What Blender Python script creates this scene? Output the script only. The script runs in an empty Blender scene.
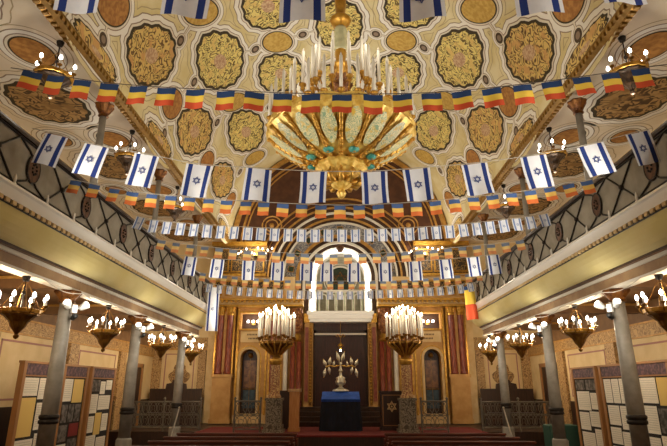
import bpy, math, random
from math import pi, sin, cos, radians as R_, hypot, atan2
random.seed(7)
SC = bpy.context.scene
COL = SC.collection

# ------------------------------------------------------------------ materials
def lin(h):
    h = h.lstrip('#'); out = []
    for i in (0, 2, 4):
        c = int(h[i:i+2], 16) / 255
        out.append(c/12.92 if c <= .04045 else ((c+.055)/1.055)**2.4)
    return (*out, 1)
MATS = {}
def mat(name, hexc, rough=.6, metal=0, hex2=None, scale=6, bump=0, emit=0, ecol=None, stretch=None, detail=4, lo=.4, hi=.62, spec=.5):
    m = bpy.data.materials.new(name); m.use_nodes = True
    n, l = m.node_tree.nodes, m.node_tree.links
    b = n['Principled BSDF']
    b.inputs['Base Color'].default_value = lin(hexc)
    b.inputs['Roughness'].default_value = rough
    b.inputs['Metallic'].default_value = metal
    b.inputs['Specular IOR Level'].default_value = spec
    if hex2 or bump:
        tc = n.new('ShaderNodeTexCoord'); nz = n.new('ShaderNodeTexNoise')
        nz.inputs['Scale'].default_value = scale; nz.inputs['Detail'].default_value = detail
        if stretch:
            mp = n.new('ShaderNodeMapping'); mp.inputs['Scale'].default_value = stretch
            l.new(tc.outputs['Object'], mp.inputs['Vector']); l.new(mp.outputs['Vector'], nz.inputs['Vector'])
        else:
            l.new(tc.outputs['Object'], nz.inputs['Vector'])
        if hex2:
            cr = n.new('ShaderNodeValToRGB')
            cr.color_ramp.elements[0].position = lo; cr.color_ramp.elements[1].position = hi
            cr.color_ramp.elements[0].color = lin(hexc); cr.color_ramp.elements[1].color = lin(hex2)
            l.new(nz.outputs['Fac'], cr.inputs['Fac']); l.new(cr.outputs['Color'], b.inputs['Base Color'])
        if bump:
            bp = n.new('ShaderNodeBump'); bp.inputs['Strength'].default_value = bump; bp.inputs['Distance'].default_value = .02
            l.new(nz.outputs['Fac'], bp.inputs['Height']); l.new(bp.outputs['Normal'], b.inputs['Normal'])
    if emit:
        b.inputs['Emission Color'].default_value = lin(ecol or hexc); b.inputs['Emission Strength'].default_value = emit
    MATS[name] = m; return m

def scroll(name, field, line, scale=2.2, freq=7, width=.26, rough=.6, metal=0, third=None, bump=.3):
    """swirling scroll lines: contour lines of a noise field, line colour on a field colour"""
    m = bpy.data.materials.new(name); m.use_nodes = True
    n, l = m.node_tree.nodes, m.node_tree.links; b = n['Principled BSDF']
    b.inputs['Roughness'].default_value = rough; b.inputs['Metallic'].default_value = metal
    tc = n.new('ShaderNodeTexCoord'); nz = n.new('ShaderNodeTexNoise')
    nz.inputs['Scale'].default_value = scale; nz.inputs['Detail'].default_value = 1.0; nz.inputs['Distortion'].default_value = .6
    l.new(tc.outputs['Object'], nz.inputs['Vector'])
    mu = n.new('ShaderNodeMath'); mu.operation = 'MULTIPLY'; mu.inputs[1].default_value = freq
    fr = n.new('ShaderNodeMath'); fr.operation = 'PINGPONG'; fr.inputs[1].default_value = .5
    l.new(nz.outputs['Fac'], mu.inputs[0]); l.new(mu.outputs[0], fr.inputs[0])
    cr = n.new('ShaderNodeValToRGB'); e = cr.color_ramp.elements
    e[0].position = width - .06; e[0].color = lin(line); e[1].position = width + .06; e[1].color = lin(field)
    l.new(fr.outputs[0], cr.inputs['Fac']); last = cr.outputs['Color']
    if third:
        n2 = n.new('ShaderNodeTexNoise'); n2.inputs['Scale'].default_value = scale * .8
        l.new(tc.outputs['Object'], n2.inputs['Vector'])
        c2 = n.new('ShaderNodeValToRGB'); c2.color_ramp.elements[0].position = .52; c2.color_ramp.elements[1].position = .66
        l.new(n2.outputs['Fac'], c2.inputs['Fac'])
        mx = n.new('ShaderNodeMixRGB'); mx.inputs['Color2'].default_value = lin(third)
        l.new(c2.outputs['Color'], mx.inputs['Fac']); l.new(last, mx.inputs['Color1']); last = mx.outputs['Color']
    l.new(last, b.inputs['Base Color'])
    bp = n.new('ShaderNodeBump'); bp.inputs['Strength'].default_value = bump; bp.inputs['Distance'].default_value = .01; bp.invert = True
    l.new(fr.outputs[0], bp.inputs['Height']); l.new(bp.outputs['Normal'], b.inputs['Normal'])
    MATS[name] = m; return m

mat('vault_yellow', '#dccb92', .7, hex2='#e8dcb2', scale=1.2)
mat('vault_cream', '#e9e0cd', .7)
mat('vault_white', '#f3eee4', .7)
mat('vault_mauve', '#97826f', .7)
mat('vault_line', '#b7a27c', .7)
mat('olive_dark', '#3a2e18', .7)
scroll('arabesque', '#665020', '#ecd984', 4.4, 5.5, .31, third='#e4c676')
scroll('arabesque_warm', '#65441c', '#e4c677', 4.2, 5.5, .31, third='#d7a766')
scroll('arabesque_brown', '#4e3319', '#b8915a', 3.6, 5, .30, third='#96703f')
mat('rose_center', '#b98d6e', .7, hex2='#dcc09a', scale=14)
mat('oval_gold', '#c39a45', .6, hex2='#d8b661', scale=9)
mat('oval_brown', '#a06a33', .6, hex2='#c08a48', scale=9)
mat('eye_dark', '#4d3a26', .6)
mat('gallery_cream', '#ebdcc2', .7, hex2='#efe2cd', scale=2)
mat('gold', '#cf9f45', .36, .6, hex2='#b3822e', scale=8, bump=.3)
mat('gold_bright', '#efcf70', .36, .25, hex2='#d8ab4a', scale=12, bump=.4)
mat('gold_dark', '#7a5322', .4, .7, hex2='#9c7331', scale=9, bump=.4)
mat('gold_paint', '#a87a35', .55, .15, hex2='#c0914a', scale=5)
mat('ochre', '#b98a4c', .65, 0, hex2='#c99c5e', scale=3)
mat('ochre_pale', '#cfae78', .65, 0, hex2='#d9bd8a', scale=3)
mat('sleeve_green', '#9c9a78', .45, hex2='#b3ae88', scale=9)
mat('cornice_gold', '#94702f', .5, .3, hex2='#a98240', scale=6)
mat('bronze_dark', '#33251a', .45, .5, hex2='#4a3522', scale=10)
mat('choir_grey', '#93907c', .7, hex2='#a7a38e', scale=3)
mat('boss_brown', '#4d3120', .5, .2, hex2='#68452c', scale=12)
mat('bronze', '#5a3419', .4, .6, hex2='#8a5a2a', scale=10, bump=.4)
mat('red_marble', '#6e2a20', .35, 0, hex2='#9a5038', scale=6, stretch=(3, 3, .6))
mat('red_paint', '#7c3328', .5, 0, hex2='#93503a', scale=7)
mat('maroon', '#3c1a14', .5, 0, hex2='#522619', scale=4)
mat('tympanum_brown', '#4a2a19', .6, 0, hex2='#5c3620', scale=3)
mat('brown_dark', '#3a2415', .6, 0, hex2='#4a2f1c', scale=4)
scroll('scroll_dark', '#2b2013', '#8a6a38', 3.2, 8, .2)
scroll('scroll_frieze', '#8a673c', '#c29d62', 5.5, 8, .26)
scroll('scroll_pilaster', '#bd9a66', '#7d5c38', 5.5, 8, .2)
scroll('scroll_grey', '#5f6068', '#a39f98', 5, 6, .2)
mat('white_paint', '#f2efe8', .35)
mat('off_white', '#d8d2c4', .5)
mat('cove_cream', '#e0d29a', .9, hex2='#d8c88a', scale=1, spec=.1)
mat('grey_iron', '#8f897f', .5, .05, hex2='#7e786e', scale=5)
mat('rail_cloth', '#8d8678', .8, hex2='#9d9688', scale=3)
mat('iron_black', '#241d18', .5, .3)
mat('iron_grey', '#6d665c', .5, .4)
mat('wood_dark', '#2c1a10', .45, hex2='#3c2415', scale=3, stretch=(8, 8, .8))
mat('wood_ark', '#2f1712', .4, hex2='#43211a', scale=3, stretch=(8, 8, .7))
mat('wood_red', '#4e2317', .4, hex2='#652f1b', scale=3, stretch=(.6, 6, 6))
mat('honey_wood', '#b5763a', .5, hex2='#c4884a', scale=4, stretch=(6, 6, .7))
mat('wood_mid', '#96693f', .5, hex2='#9c6d3c', scale=4, stretch=(6, 6, .7))
mat('wood_light', '#b08a5c', .55, hex2='#c09a6a', scale=4, stretch=(6, 6, .7))
mat('carpet_red', '#641a17', .95, hex2='#74221d', scale=40, bump=.2)
mat('floor_brown', '#4a3226', .5, hex2='#5b3f30', scale=5)
mat('velvet_blue', '#2555b8', .8, hex2='#1d489e', scale=5)
mat('velvet_navy', '#090b16', .9, hex2='#0e1222', scale=5)
mat('silver', '#d9d2bb', .3, .8)
mat('brass', '#d0a552', .3, .85)
mat('candle_white', '#e9e3d4', .5)
mat('bulb', '#fff3d8', .3, emit=8, ecol='#ffeccb')
mat('bulb_cool', '#ffffff', .3, emit=8, ecol='#fff6ea')
mat('lamp_white', '#ffffff', .3, emit=7, ecol='#fff4e2')
mat('arch_glow', '#f6efe0', .5, emit=1.6, ecol='#fff0d8')
mat('window_green', '#1d2a1e', .3, hex2='#2d3d28', scale=6)
mat('pale_green', '#b9bfa4', .5, hex2='#a3ab8e', scale=4)
mat('wall_pale', '#d3b987', .7, hex2='#dcc496', scale=2)
mat('panel_cream', '#d8bd8c', .7, hex2='#dfc79b', scale=2)
mat('pink_line', '#a4746a', .7)
mat('aisle_ceiling', '#6b4a2a', .65, hex2='#7c5a36', scale=3)
mat('flag_white', '#e9ecf2', .85, hex2='#dfe3ec', scale=6)
mat('flag_blue', '#1c3680', .85)
mat('r_blue', '#213f70', .85); mat('pale_blue', '#6d84b8', .85); mat('backlit_far_blue', '#77859c', .85); mat('backlit_far_yellow', '#efcf86', .85); mat('backlit_far_red', '#de9560', .85); mat('backlit_blue', '#4a68a0', .85); mat('backlit_yellow', '#f3ca68', .85); mat('backlit_red', '#e2783c', .85); mat('beam_brown', '#8d6c4a', .6, hex2='#a08058', scale=3); mat('upper_brown', '#6e4f30', .7, hex2='#7d5c3a', scale=3)  # paler tricolour cloths carry a backlit look in their colour
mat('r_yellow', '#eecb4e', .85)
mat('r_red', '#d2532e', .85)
mat('cord', '#5b5146', .8)
mat('cord_pale', '#b9b3a7', .8)
mat('paper', '#e6dfd0', .8, hex2='#d9d0bd', scale=30, stretch=(1, 1, 3))
mat('paper_yellow', '#d9b868', .8)
mat('photo_dark', '#2a2622', .5, hex2='#77706a', scale=9)
mat('photo_red', '#7a1f1a', .5)
mat('board_black', '#17120f', .8)
mat('header_purple', '#3b2530', .7, hex2='#6a4a4e', scale=14)
mat('plastic_white', '#e9e9e6', .35)
mat('plastic_black', '#161616', .4)
mat('teal', '#2f7f78', .3, hex2='#5fb0a0', scale=12)
scroll('enamel', '#e3d9a8', '#8ea888', 9, 8, .18, rough=.35, third='#dcb850')
mat('green_cabinet', '#274d40', .6)

# ------------------------------------------------------------------ mesh builder
class MB:
    def __init__(s): s.v = []; s.f = []; s.mi = []
    def add(s, vs, fs, m=0):
        b = len(s.v); s.v += vs; s.f += [tuple(b+i for i in f) for f in fs]; s.mi += [m]*len(fs)
    def box(s, x0, x1, y0, y1, z0, z1, m=0):
        if x0 > x1: x0, x1 = x1, x0
        if y0 > y1: y0, y1 = y1, y0
        s.add([(x0,y0,z0),(x1,y0,z0),(x1,y1,z0),(x0,y1,z0),(x0,y0,z1),(x1,y0,z1),(x1,y1,z1),(x0,y1,z1)],
              [(0,3,2,1),(4,5,6,7),(0,1,5,4),(1,2,6,5),(2,3,7,6),(3,0,4,7)], m); return s
    def bbox(s, x0, x1, y0, y1, z0, z1, c=.02, m=0):
        """box with chamfered vertical and top edges"""
        if x0 > x1: x0, x1 = x1, x0
        P = lambda d, z: [(x0+d,y0,z),(x1-d,y0,z),(x1,y0+d,z),(x1,y1-d,z),(x1-d,y1,z),(x0+d,y1,z),(x0,y1-d,z),(x0,y0+d,z)]
        Q = lambda z: [(x0+2*c,y0+c,z),(x1-2*c,y0+c,z),(x1-c,y0+2*c,z),(x1-c,y1-2*c,z),(x1-2*c,y1-c,z),(x0+2*c,y1-c,z),(x0+c,y1-2*c,z),(x0+c,y0+2*c,z)]
        vs = P(c, z0) + P(c, z1-c) + Q(z1)
        fs = [tuple(range(7,-1,-1)), tuple(range(16,24))]
        for k in (0, 8):
            for i in range(8): fs.append((k+i, k+(i+1) % 8, k+8+(i+1) % 8, k+8+i))
        s.add(vs, fs, m); return s
    def lathe(s, prof, c=(0,0,0), seg=16, m=0, wob=None, caps=True):
        vs, fs, n = [], [], len(prof)
        for i in range(seg):
            a = 2*pi*i/seg
            for (r, z) in prof:
                k = wob(a, z) if wob else 1
                vs.append((c[0]+r*k*cos(a), c[1]+r*k*sin(a), c[2]+z))
        for i in range(seg):
            j = (i+1) % seg
            for k in range(n-1): fs.append((i*n+k, j*n+k, j*n+k+1, i*n+k+1))
        if caps:
            if prof[0][0] > 1e-4: fs.append(tuple(i*n for i in range(seg-1, -1, -1)))
            if prof[-1][0] > 1e-4: fs.append(tuple(i*n+n-1 for i in range(seg)))
        s.add(vs, fs, m); return s
    def tube(s, pts, r, seg=6, m=0, closed=False):
        n = len(pts); vs = []; fs = []
        rr = r if isinstance(r, (list, tuple)) else [r]*n
        for i, p in enumerate(pts):
            a = pts[(i-1) % n] if (closed or i) else p
            b = pts[(i+1) % n] if (closed or i < n-1) else p
            t = [b[k]-a[k] for k in range(3)]; L = math.sqrt(sum(q*q for q in t)) or 1; t = [q/L for q in t]
            up = (0,0,1) if abs(t[2]) < .9 else (1,0,0)
            u = (t[1]*up[2]-t[2]*up[1], t[2]*up[0]-t[0]*up[2], t[0]*up[1]-t[1]*up[0]); L = math.sqrt(sum(q*q for q in u)); u = [q/L for q in u]
            w = (t[1]*u[2]-t[2]*u[1], t[2]*u[0]-t[0]*u[2], t[0]*u[1]-t[1]*u[0])
            for k in range(seg):
                g = 2*pi*k/seg
                vs.append(tuple(p[q]+rr[i]*(cos(g)*u[q]+sin(g)*w[q]) for q in range(3)))
        for i in range(n if closed else n-1):
            j = (i+1) % n
            for k in range(seg):
                k2 = (k+1) % seg; fs.append((i*seg+k, i*seg+k2, j*seg+k2, j*seg+k))
        if not closed: fs += [tuple(range(seg-1, -1, -1)), tuple((n-1)*seg+k for k in range(seg))]
        s.add(vs, fs, m); return s
    def ball(s, c, r, m=0, seg=8, rings=5, sz=1):
        s.lathe([(max(1e-5, r*sin(pi*i/rings)), -r*sz*cos(pi*i/rings)) for i in range(rings+1)], c, seg, m, caps=False); return s
    def prism(s, poly, y0, y1, m=0):
        """polygon in x,z extruded from y0 to y1"""
        n = len(poly); vs = [(x,y0,z) for x, z in poly]+[(x,y1,z) for x, z in poly]
        fs = [tuple(range(n)), tuple(range(2*n-1, n-1, -1))]+[(i,(i+1) % n+0, n+(i+1) % n, n+i) for i in range(n)]
        fs = [fs[0], fs[1]]+[tuple(reversed(f)) for f in fs[2:]]
        s.add(vs, fs, m); return s
    def extr(s, poly, y0, y1, ms=None, close=False, ny=1):
        """open profile of (x,z) swept along y; ms = material per segment"""
        n = len(poly)
        for k in range(n if close else n-1):
            a, b = poly[k], poly[(k+1) % n]
            s.add([(a[0],y0,a[1]),(b[0],y0,b[1]),(b[0],y1,b[1]),(a[0],y1,a[1])], [(0,1,2,3)], ms[k] if ms else 0)
        return s
    def arch(s, cx, zs, r1, r2, z0, y0, y1, m=0, seg=32):
        """arched band between radii r1 and r2 with legs down to z0, from y0 (front) to y1 (back)"""
        inn = [(cx+r1, z0)]+[(cx+r1*cos(pi*i/seg), zs+r1*sin(pi*i/seg)) for i in range(seg+1)]+[(cx-r1, z0)]
        out = [(cx+r2, z0)]+[(cx+r2*cos(pi*i/seg), zs+r2*sin(pi*i/seg)) for i in range(seg+1)]+[(cx-r2, z0)]
        n = len(inn); vs = []
        for y in (y0, y1):
            vs += [(x,y,z) for x, z in inn]+[(x,y,z) for x, z in out]
        fs = []
        for i in range(n-1):
            fs += [(i, i+1, n+i+1, n+i), (2*n+i, 3*n+i, 3*n+i+1, 2*n+i+1), (i, 2*n+i, 2*n+i+1, i+1), (n+i, n+i+1, 3*n+i+1, 3*n+i)]
        fs += [(0, n, 3*n, 2*n), (n-1, 3*n-1, 4*n-1, 2*n-1)]
        s.add(vs, fs, m); return s
    def mesh(s, name, mats, smooth=False):
        me = bpy.data.meshes.new(name); me.from_pydata(s.v, [], s.f); me.update()
        for m in (mats if isinstance(mats, (list, tuple)) else [mats]): me.materials.append(MATS[m])
        me.polygons.foreach_set('material_index', s.mi)
        if smooth: me.polygons.foreach_set('use_smooth', [True]*len(s.f))
        return me
    def build(s, name, mats, parent=None, smooth=False, loc=(0,0,0), rot=(0,0,0)):
        o = bpy.data.objects.new(name, s.mesh(name, mats, smooth)); COL.objects.link(o)
        o.location = loc; o.rotation_euler = rot
        if parent: o.parent = parent
        return o

def tag(o, label=None, cat=None, group=None, kind=None):
    if label: o['label'] = label
    if cat: o['category'] = cat
    if group: o['group'] = group
    if kind: o['kind'] = kind
    return o
def thing(name, label, cat, loc=(0,0,0), rz=0, group=None):
    o = bpy.data.objects.new(name, None); COL.objects.link(o); o.empty_display_size = .1
    o.location = loc; o.rotation_euler = (0,0,rz); o['kind'] = 'thing'
    return tag(o, label, cat, group)
def struct(name, b, mats, smooth=False):
    return tag(b.build(name, mats, None, smooth), kind='structure')
def dup(root, loc, rz=None, label=None, group=None):
    r = root.copy(); COL.objects.link(r); r.location = loc
    if rz is not None: r.rotation_euler = (0,0,rz)
    if label: r['label'] = label
    if group: r['group'] = group
    for ch in list(root.children):
        c = ch.copy(); COL.objects.link(c); c.parent = r
        for g in list(ch.children):
            d = g.copy(); COL.objects.link(d); d.parent = c
    return r
def point(name, loc, watts, color=(1,.82,.58), size=.08, kind='POINT', aim=None, spot=70, blend=.6):
    L = bpy.data.lights.new(name, kind); L.energy = watts; L.color = color; L.shadow_soft_size = size
    o = bpy.data.objects.new(name, L); COL.objects.link(o); o.location = loc
    if kind == 'SPOT':
        from mathutils import Vector
        L.spot_size = R_(spot); L.spot_blend = blend
        o.rotation_euler = (Vector(aim)-Vector(loc)).to_track_quat('-Z', 'Y').to_euler()
    return o
def star(b, cx, cz, r, w, y, m=0, back=None):
    """six-pointed star outline of two triangles, ribbons of width w, on the plane y"""
    for up in (1, -1):
        o = [(cx+r*sin(a), cz+up*r*cos(a)) for a in (0, 2*pi/3, 4*pi/3)]
        i = [(cx+(r-2*w)*sin(a), cz+up*(r-2*w)*cos(a)) for a in (0, 2*pi/3, 4*pi/3)]
        for yy in (y,) if back is None else (y, back):
            for k in range(3):
                j = (k+1) % 3
                b.add([(*o[k][:1], yy, o[k][1]), (o[j][0], yy, o[j][1]), (i[j][0], yy, i[j][1]), (i[k][0], yy, i[k][1])], [(0,1,2,3)], m)

# pixel ray of the measured camera: only used to look up where a thing stands on a plane of the hall
F, TILT, YAW, EYE = 520, R_(17.6), R_(.75), 2.05
def on_y(px, py, y):
    u, v = (px-333.5)/F, (223-py)/F
    d = (u, cos(TILT)-v*sin(TILT), sin(TILT)+v*cos(TILT))
    d = (cos(YAW)*d[0]-sin(YAW)*d[1], sin(YAW)*d[0]+cos(YAW)*d[1], d[2])
    k = y/d[1]; return d[0]*k, d[2]*k+EYE

# ------------------------------------------------------------------ dimensions
XN, XC, XW = 5.2, 5.5, 8.3          # nave half width, column line, outer wall
ZS, RV = 8.55, 5.2                  # vault springing and radius
Y0, YE = -3.0, 24.3                 # back of hall, altar wall
COLY = (10.72, 14.62, 19.0)
GEND = 20.8
ORD = ['first','second','third','fourth','fifth','sixth','seventh','eighth','ninth','tenth','eleventh','twelfth','thirteenth','fourteenth','fifteenth',
       'sixteenth','seventeenth','eighteenth','nineteenth','twentieth']
ORD += ['twenty '+o for o in ORD[:9]]+['thirtieth']+['thirty '+o for o in ORD[:9]]

# ------------------------------------------------------------------ the shell
struct('floor', MB().box(-XW, XW, Y0, YE, -.1, 0), 'floor_brown')
b = MB()
for s in (-1, 1):
    b.box(s*XW, s*(XW+.2), Y0, YE, 0, 8.6)
    nm = 'wall_left' if s < 0 else 'wall_right'
    struct(nm, b, ['wall_pale']); b = MB()
struct('wall_front', MB().box(-XW, XW, Y0-.2, Y0, 0, 14), 'ochre')
struct('wall_back', MB().box(-XW, XW, YE, YE+.2, 0, 14), 'tympanum_brown')

# vault with its painted medallions
def vp(th, y, off=0):
    r = RV-off; return (-r*cos(th), y, ZS+r*sin(th))
b = MB(); NS, NY = 96, 14
vs = [vp(pi*i/NS, Y0+(YE-Y0)*j/NY) for j in range(NY+1) for i in range(NS+1)]
b.add(vs, [(j*(NS+1)+i, j*(NS+1)+i+1, (j+1)*(NS+1)+i+1, (j+1)*(NS+1)+i) for j in range(NY) for i in range(NS)], 0)
def blob(b, mapf, cs, cy, a, bb, m, off, rot=0, lobes=0, amp=0, margin=0, n=48, sup=2.0):
    if isinstance(a, tuple):            # conjugate half diameters a, bb of a slanted medallion
        (hx, hy), (vx, vy) = a, bb; la, lb = hypot(hx, hy), hypot(vx, vy)
        F2 = lambda c, d: (c*hx/la+d*vx/lb, c*hy/la+d*vy/lb); a, bb = la, lb
    else: F2 = lambda x, y: (x*cos(rot)-y*sin(rot), x*sin(rot)+y*cos(rot))
    rings = max(2, int(max(a, bb)/.14)+1)
    vs = [mapf(cs, cy, off)]; fs = []
    def rad(t):
        c, s_ = abs(cos(t)), abs(sin(t))
        k = 1/((c**sup+s_**sup)**(1/sup))
        return k*(1+amp*cos(lobes*t)) if lobes else k
    for q in range(1, rings+1):
        g = q/rings
        for i in range(n):
            t = 2*pi*i/n; k = rad(t)
            x, y = (a*k+margin)*cos(t)*g, (bb*k+margin)*sin(t)*g
            dx, dy = F2(x, y); vs.append(mapf(cs+dx, cy+dy, off))
    for i in range(n):
        j = (i+1) % n; fs.append((0, 1+i, 1+j))
        for q in range(rings-1):
            fs.append((1+q*n+i, 1+(q+1)*n+i, 1+(q+1)*n+j, 1+q*n+j))
    b.add(vs, fs, m)
VM = ['vault_yellow','vault_line','vault_cream','vault_mauve','vault_white','olive_dark','arabesque','rose_center','oval_gold','eye_dark','oval_brown','arabesque_warm']
LAYERS = ((.40, 1, .004), (.375, 0, .007), (.255, 3, .010), (.225, 4, .013), (.095, 3, .016), (.065, 2, .019))
Sc = lambda a, k: tuple(q*k for q in a) if isinstance(a, tuple) else a*k
def medal(b, mapf, kind, cs, cy, a, bb, rot=0, warm=False, layers=LAYERS, slots=None):
    S = slots or {'field': 5, 'gold': 11 if warm else 6, 'rose': 7, 'oval': 10 if warm else 8, 'eye': 9}
    k = {'big': 1, 'oval': .8, 'eye': .62, 'link': .55}[kind]
    lob, amp = ((14, .035) if kind == 'big' else (0, 0)); sup = 2.5 if kind == 'big' else 2.0
    for mg, m, off in layers:
        blob(b, mapf, cs, cy, a, bb, m, off, rot, lob, amp, mg*k, sup=sup)
    if kind == 'big':
        blob(b, mapf, cs, cy, a, bb, S['field'], .022, rot, lob, amp, 0, sup=sup)
        blob(b, mapf, cs, cy, Sc(a,.9), Sc(bb,.9), S['gold'], .025, rot, lob, amp*1.6, 0, sup=sup)
        blob(b, mapf, cs, cy, Sc(a,.26), Sc(bb,.26), S['rose'], .028, rot)
    elif kind == 'oval':
        blob(b, mapf, cs, cy, a, bb, S['field'], .022, rot); blob(b, mapf, cs, cy, Sc(a,.92), Sc(bb,.92), S['oval'], .025, rot)
    elif kind == 'eye':
        blob(b, mapf, cs, cy, a, bb, S['eye'], .022, rot); blob(b, mapf, cs, cy, Sc(a,.55), Sc(bb,.55), 3, .025, rot)
ms_l = lambda cs, cy, off: vp(cs/RV, cy, off)
deg = lambda d: R_(d)*RV
items = []; links = []
for mir in (0, 1):
    D = (lambda d: d) if not mir else (lambda d: 180-d)
    V = (lambda x, y: (x, y)) if not mir else (lambda x, y: (-x, y))
    for y, h, v in ((7.3, (.74, .8), (-.5, .62)), (11.5, (.73, .92), (-.50, .66)), (15.7, (.70, 1.16), (-.53, .76)), (20.0, (.56, 1.1), (-.48, .86))):
        items.append(('big', D(19.5), y, V(*h), V(*v), True)); items.append(('oval', D(17), y+2.05, V(.39, .52), V(-.32, .38), True))
    for y, h, v in ((9.5, (.78, .75), (-.35, 1.05)), (14.3, (.80, .84), (-.36, 1.18)), (19.1, (.78, 1.08), (-.33, 1.36))):
        items.append(('big', D(42.3), y, V(*h), V(*v), False)); items.append(('oval', D(42), y+2.45, V(.54, .46), V(-.15, .46), False))
    for y, h, v in ((9.6, (.8, .4), (-.11, .9)), (13.2, (.82, .45), (-.12, 1.02)), (16.8, (.86, .52), (-.13, 1.15)), (20.4, (.86, .52), (-.13, 1.15))):
        items.append(('big', D(65), y, V(*h), V(*v), False)); items.append(('oval', D(66), y+1.8, V(.54, .28), V(-.07, .54), False))
    for d0, y0, d1, y1 in ((8, 9.5, 17, 9.45), (17, 13.6, 7, 13.7), (17, 13.6, 29.5, 14.0), (31.5, 12.2, 42, 11.95), (31.5, 12.2, 19.5, 11.5), (42, 11.95, 57, 11.3), (57, 14.85, 66, 15.0), (57, 14.85, 42.3, 14.3), (66, 15, 76, 15), (76, 15, 90, 14.75),
                           (66, 11.4, 76, 11.3), (76, 11.3, 90, 11.5), (66, 11.4, 57, 11.3), (42, 16.75, 31, 16.8), (31, 16.8, 17, 17.7), (57, 18.6, 66, 18.6), (66, 18.6, 77, 18.6), (57, 18.6, 42.3, 19.1), (29.5, 14, 42.3, 14.3)):
        dx, dy = deg(d1-d0)*(-1 if mir else 1), y1-y0
        links.append((D((d0+d1)/2), (y0+y1)/2, hypot(dx, dy)/2, atan2(dy, dx)))
    for (d, y) in ((8, 9.5), (31.5, 12.2), (57, 14.85), (76, 15.0), (31, 16.8), (57, 11.3), (76, 11.3), (29, 9.4), (57, 18.6), (77, 18.6), (29.5, 14.0), (31, 21.3), (7, 13.7), (7, 17.8)):
        items.append(('eye', D(d), y, .15, .17, False))
    for y in (9.4, 13.5, 17.7, 22.0): items.append(('big', D(3.5), y, .26, 1.0, True))
for y in (11.5, 14.75, 18.0, 21.2):
    items.append(('big', 90, y, .80, 1.22, False))
for d, y, hl, rot in links:
    for mg, m, off in ((.15, 3, .0102), (.125, 4, .0132), (.05, 3, .0162), (.03, 2, .0192)): blob(b, ms_l, deg(d), y, hl*.8, .001, m, off, rot, margin=mg)
for k, d, y, a, bb, w in items:
    if y < YE-1: medal(b, ms_l, k, deg(d), y, a, bb, 0, w)
struct('ceiling', b, VM, True)

# gallery ceilings, flat, with brown medallions
GM = ['gallery_cream','vault_line','vault_cream','vault_mauve','vault_white','olive_dark','arabesque_brown','rose_center','oval_brown','eye_dark']
for s in (-1, 1):
    b = MB(); b.box(s*(XN-.02), s*XW, Y0, YE, 8.55, 8.65, 0)
    mp = lambda cs, cy, off, s=s: (s*cs, cy, 8.55-off)
    for y in (6.9, 10.9, 14.7, 18.5, 22.2):
        medal(b, mp, 'big', 6.95, y, .85, .95, 0, slots={'field': 5, 'gold': 6, 'rose': 6, 'oval': 8, 'eye': 9})
    for y in (8.9, 12.8, 16.6, 20.4):
        medal(b, mp, 'oval', 6.2, y, .42, .5, 0, slots={'field': 5, 'gold': 6, 'rose': 7, 'oval': 8, 'eye': 9})
        medal(b, mp, 'oval', 7.7, y, .34, .4, 0, slots={'field': 5, 'gold': 6, 'rose': 7, 'oval': 8, 'eye': 9})
    struct('ceiling_gallery_'+('left' if s < 0 else 'right'), b, GM, False)

# gilded cornice beams at the springing of the vault
for s in (-1, 1):
    b = MB()
    b.extr([(s*(XN+.05), 8.68), (s*(XN-.10), 8.66), (s*(XN-.13), 8.61), (s*(XN-.08), 8.58), (s*(XN-.09), 8.49), (s*(XN-.02), 8.45), (s*(XN+.10), 8.43), (s*(XN+.14), 8.55)], Y0, YE, [1,0,0,1,0,1,1], False)
    y = 4.0
    while y < YE-.4:
        b.box(s*(XN-.12), s*(XN-.06), y, y+.075, 8.49, 8.585, 0)
        b.box(s*(XN-.01), s*(XN+.09), y+.01, y+.07, 8.405, 8.45, 0); y += .15
    struct('trim_'+('1' if s < 0 else '2'), b, ['cornice_gold','gold_dark'])

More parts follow.
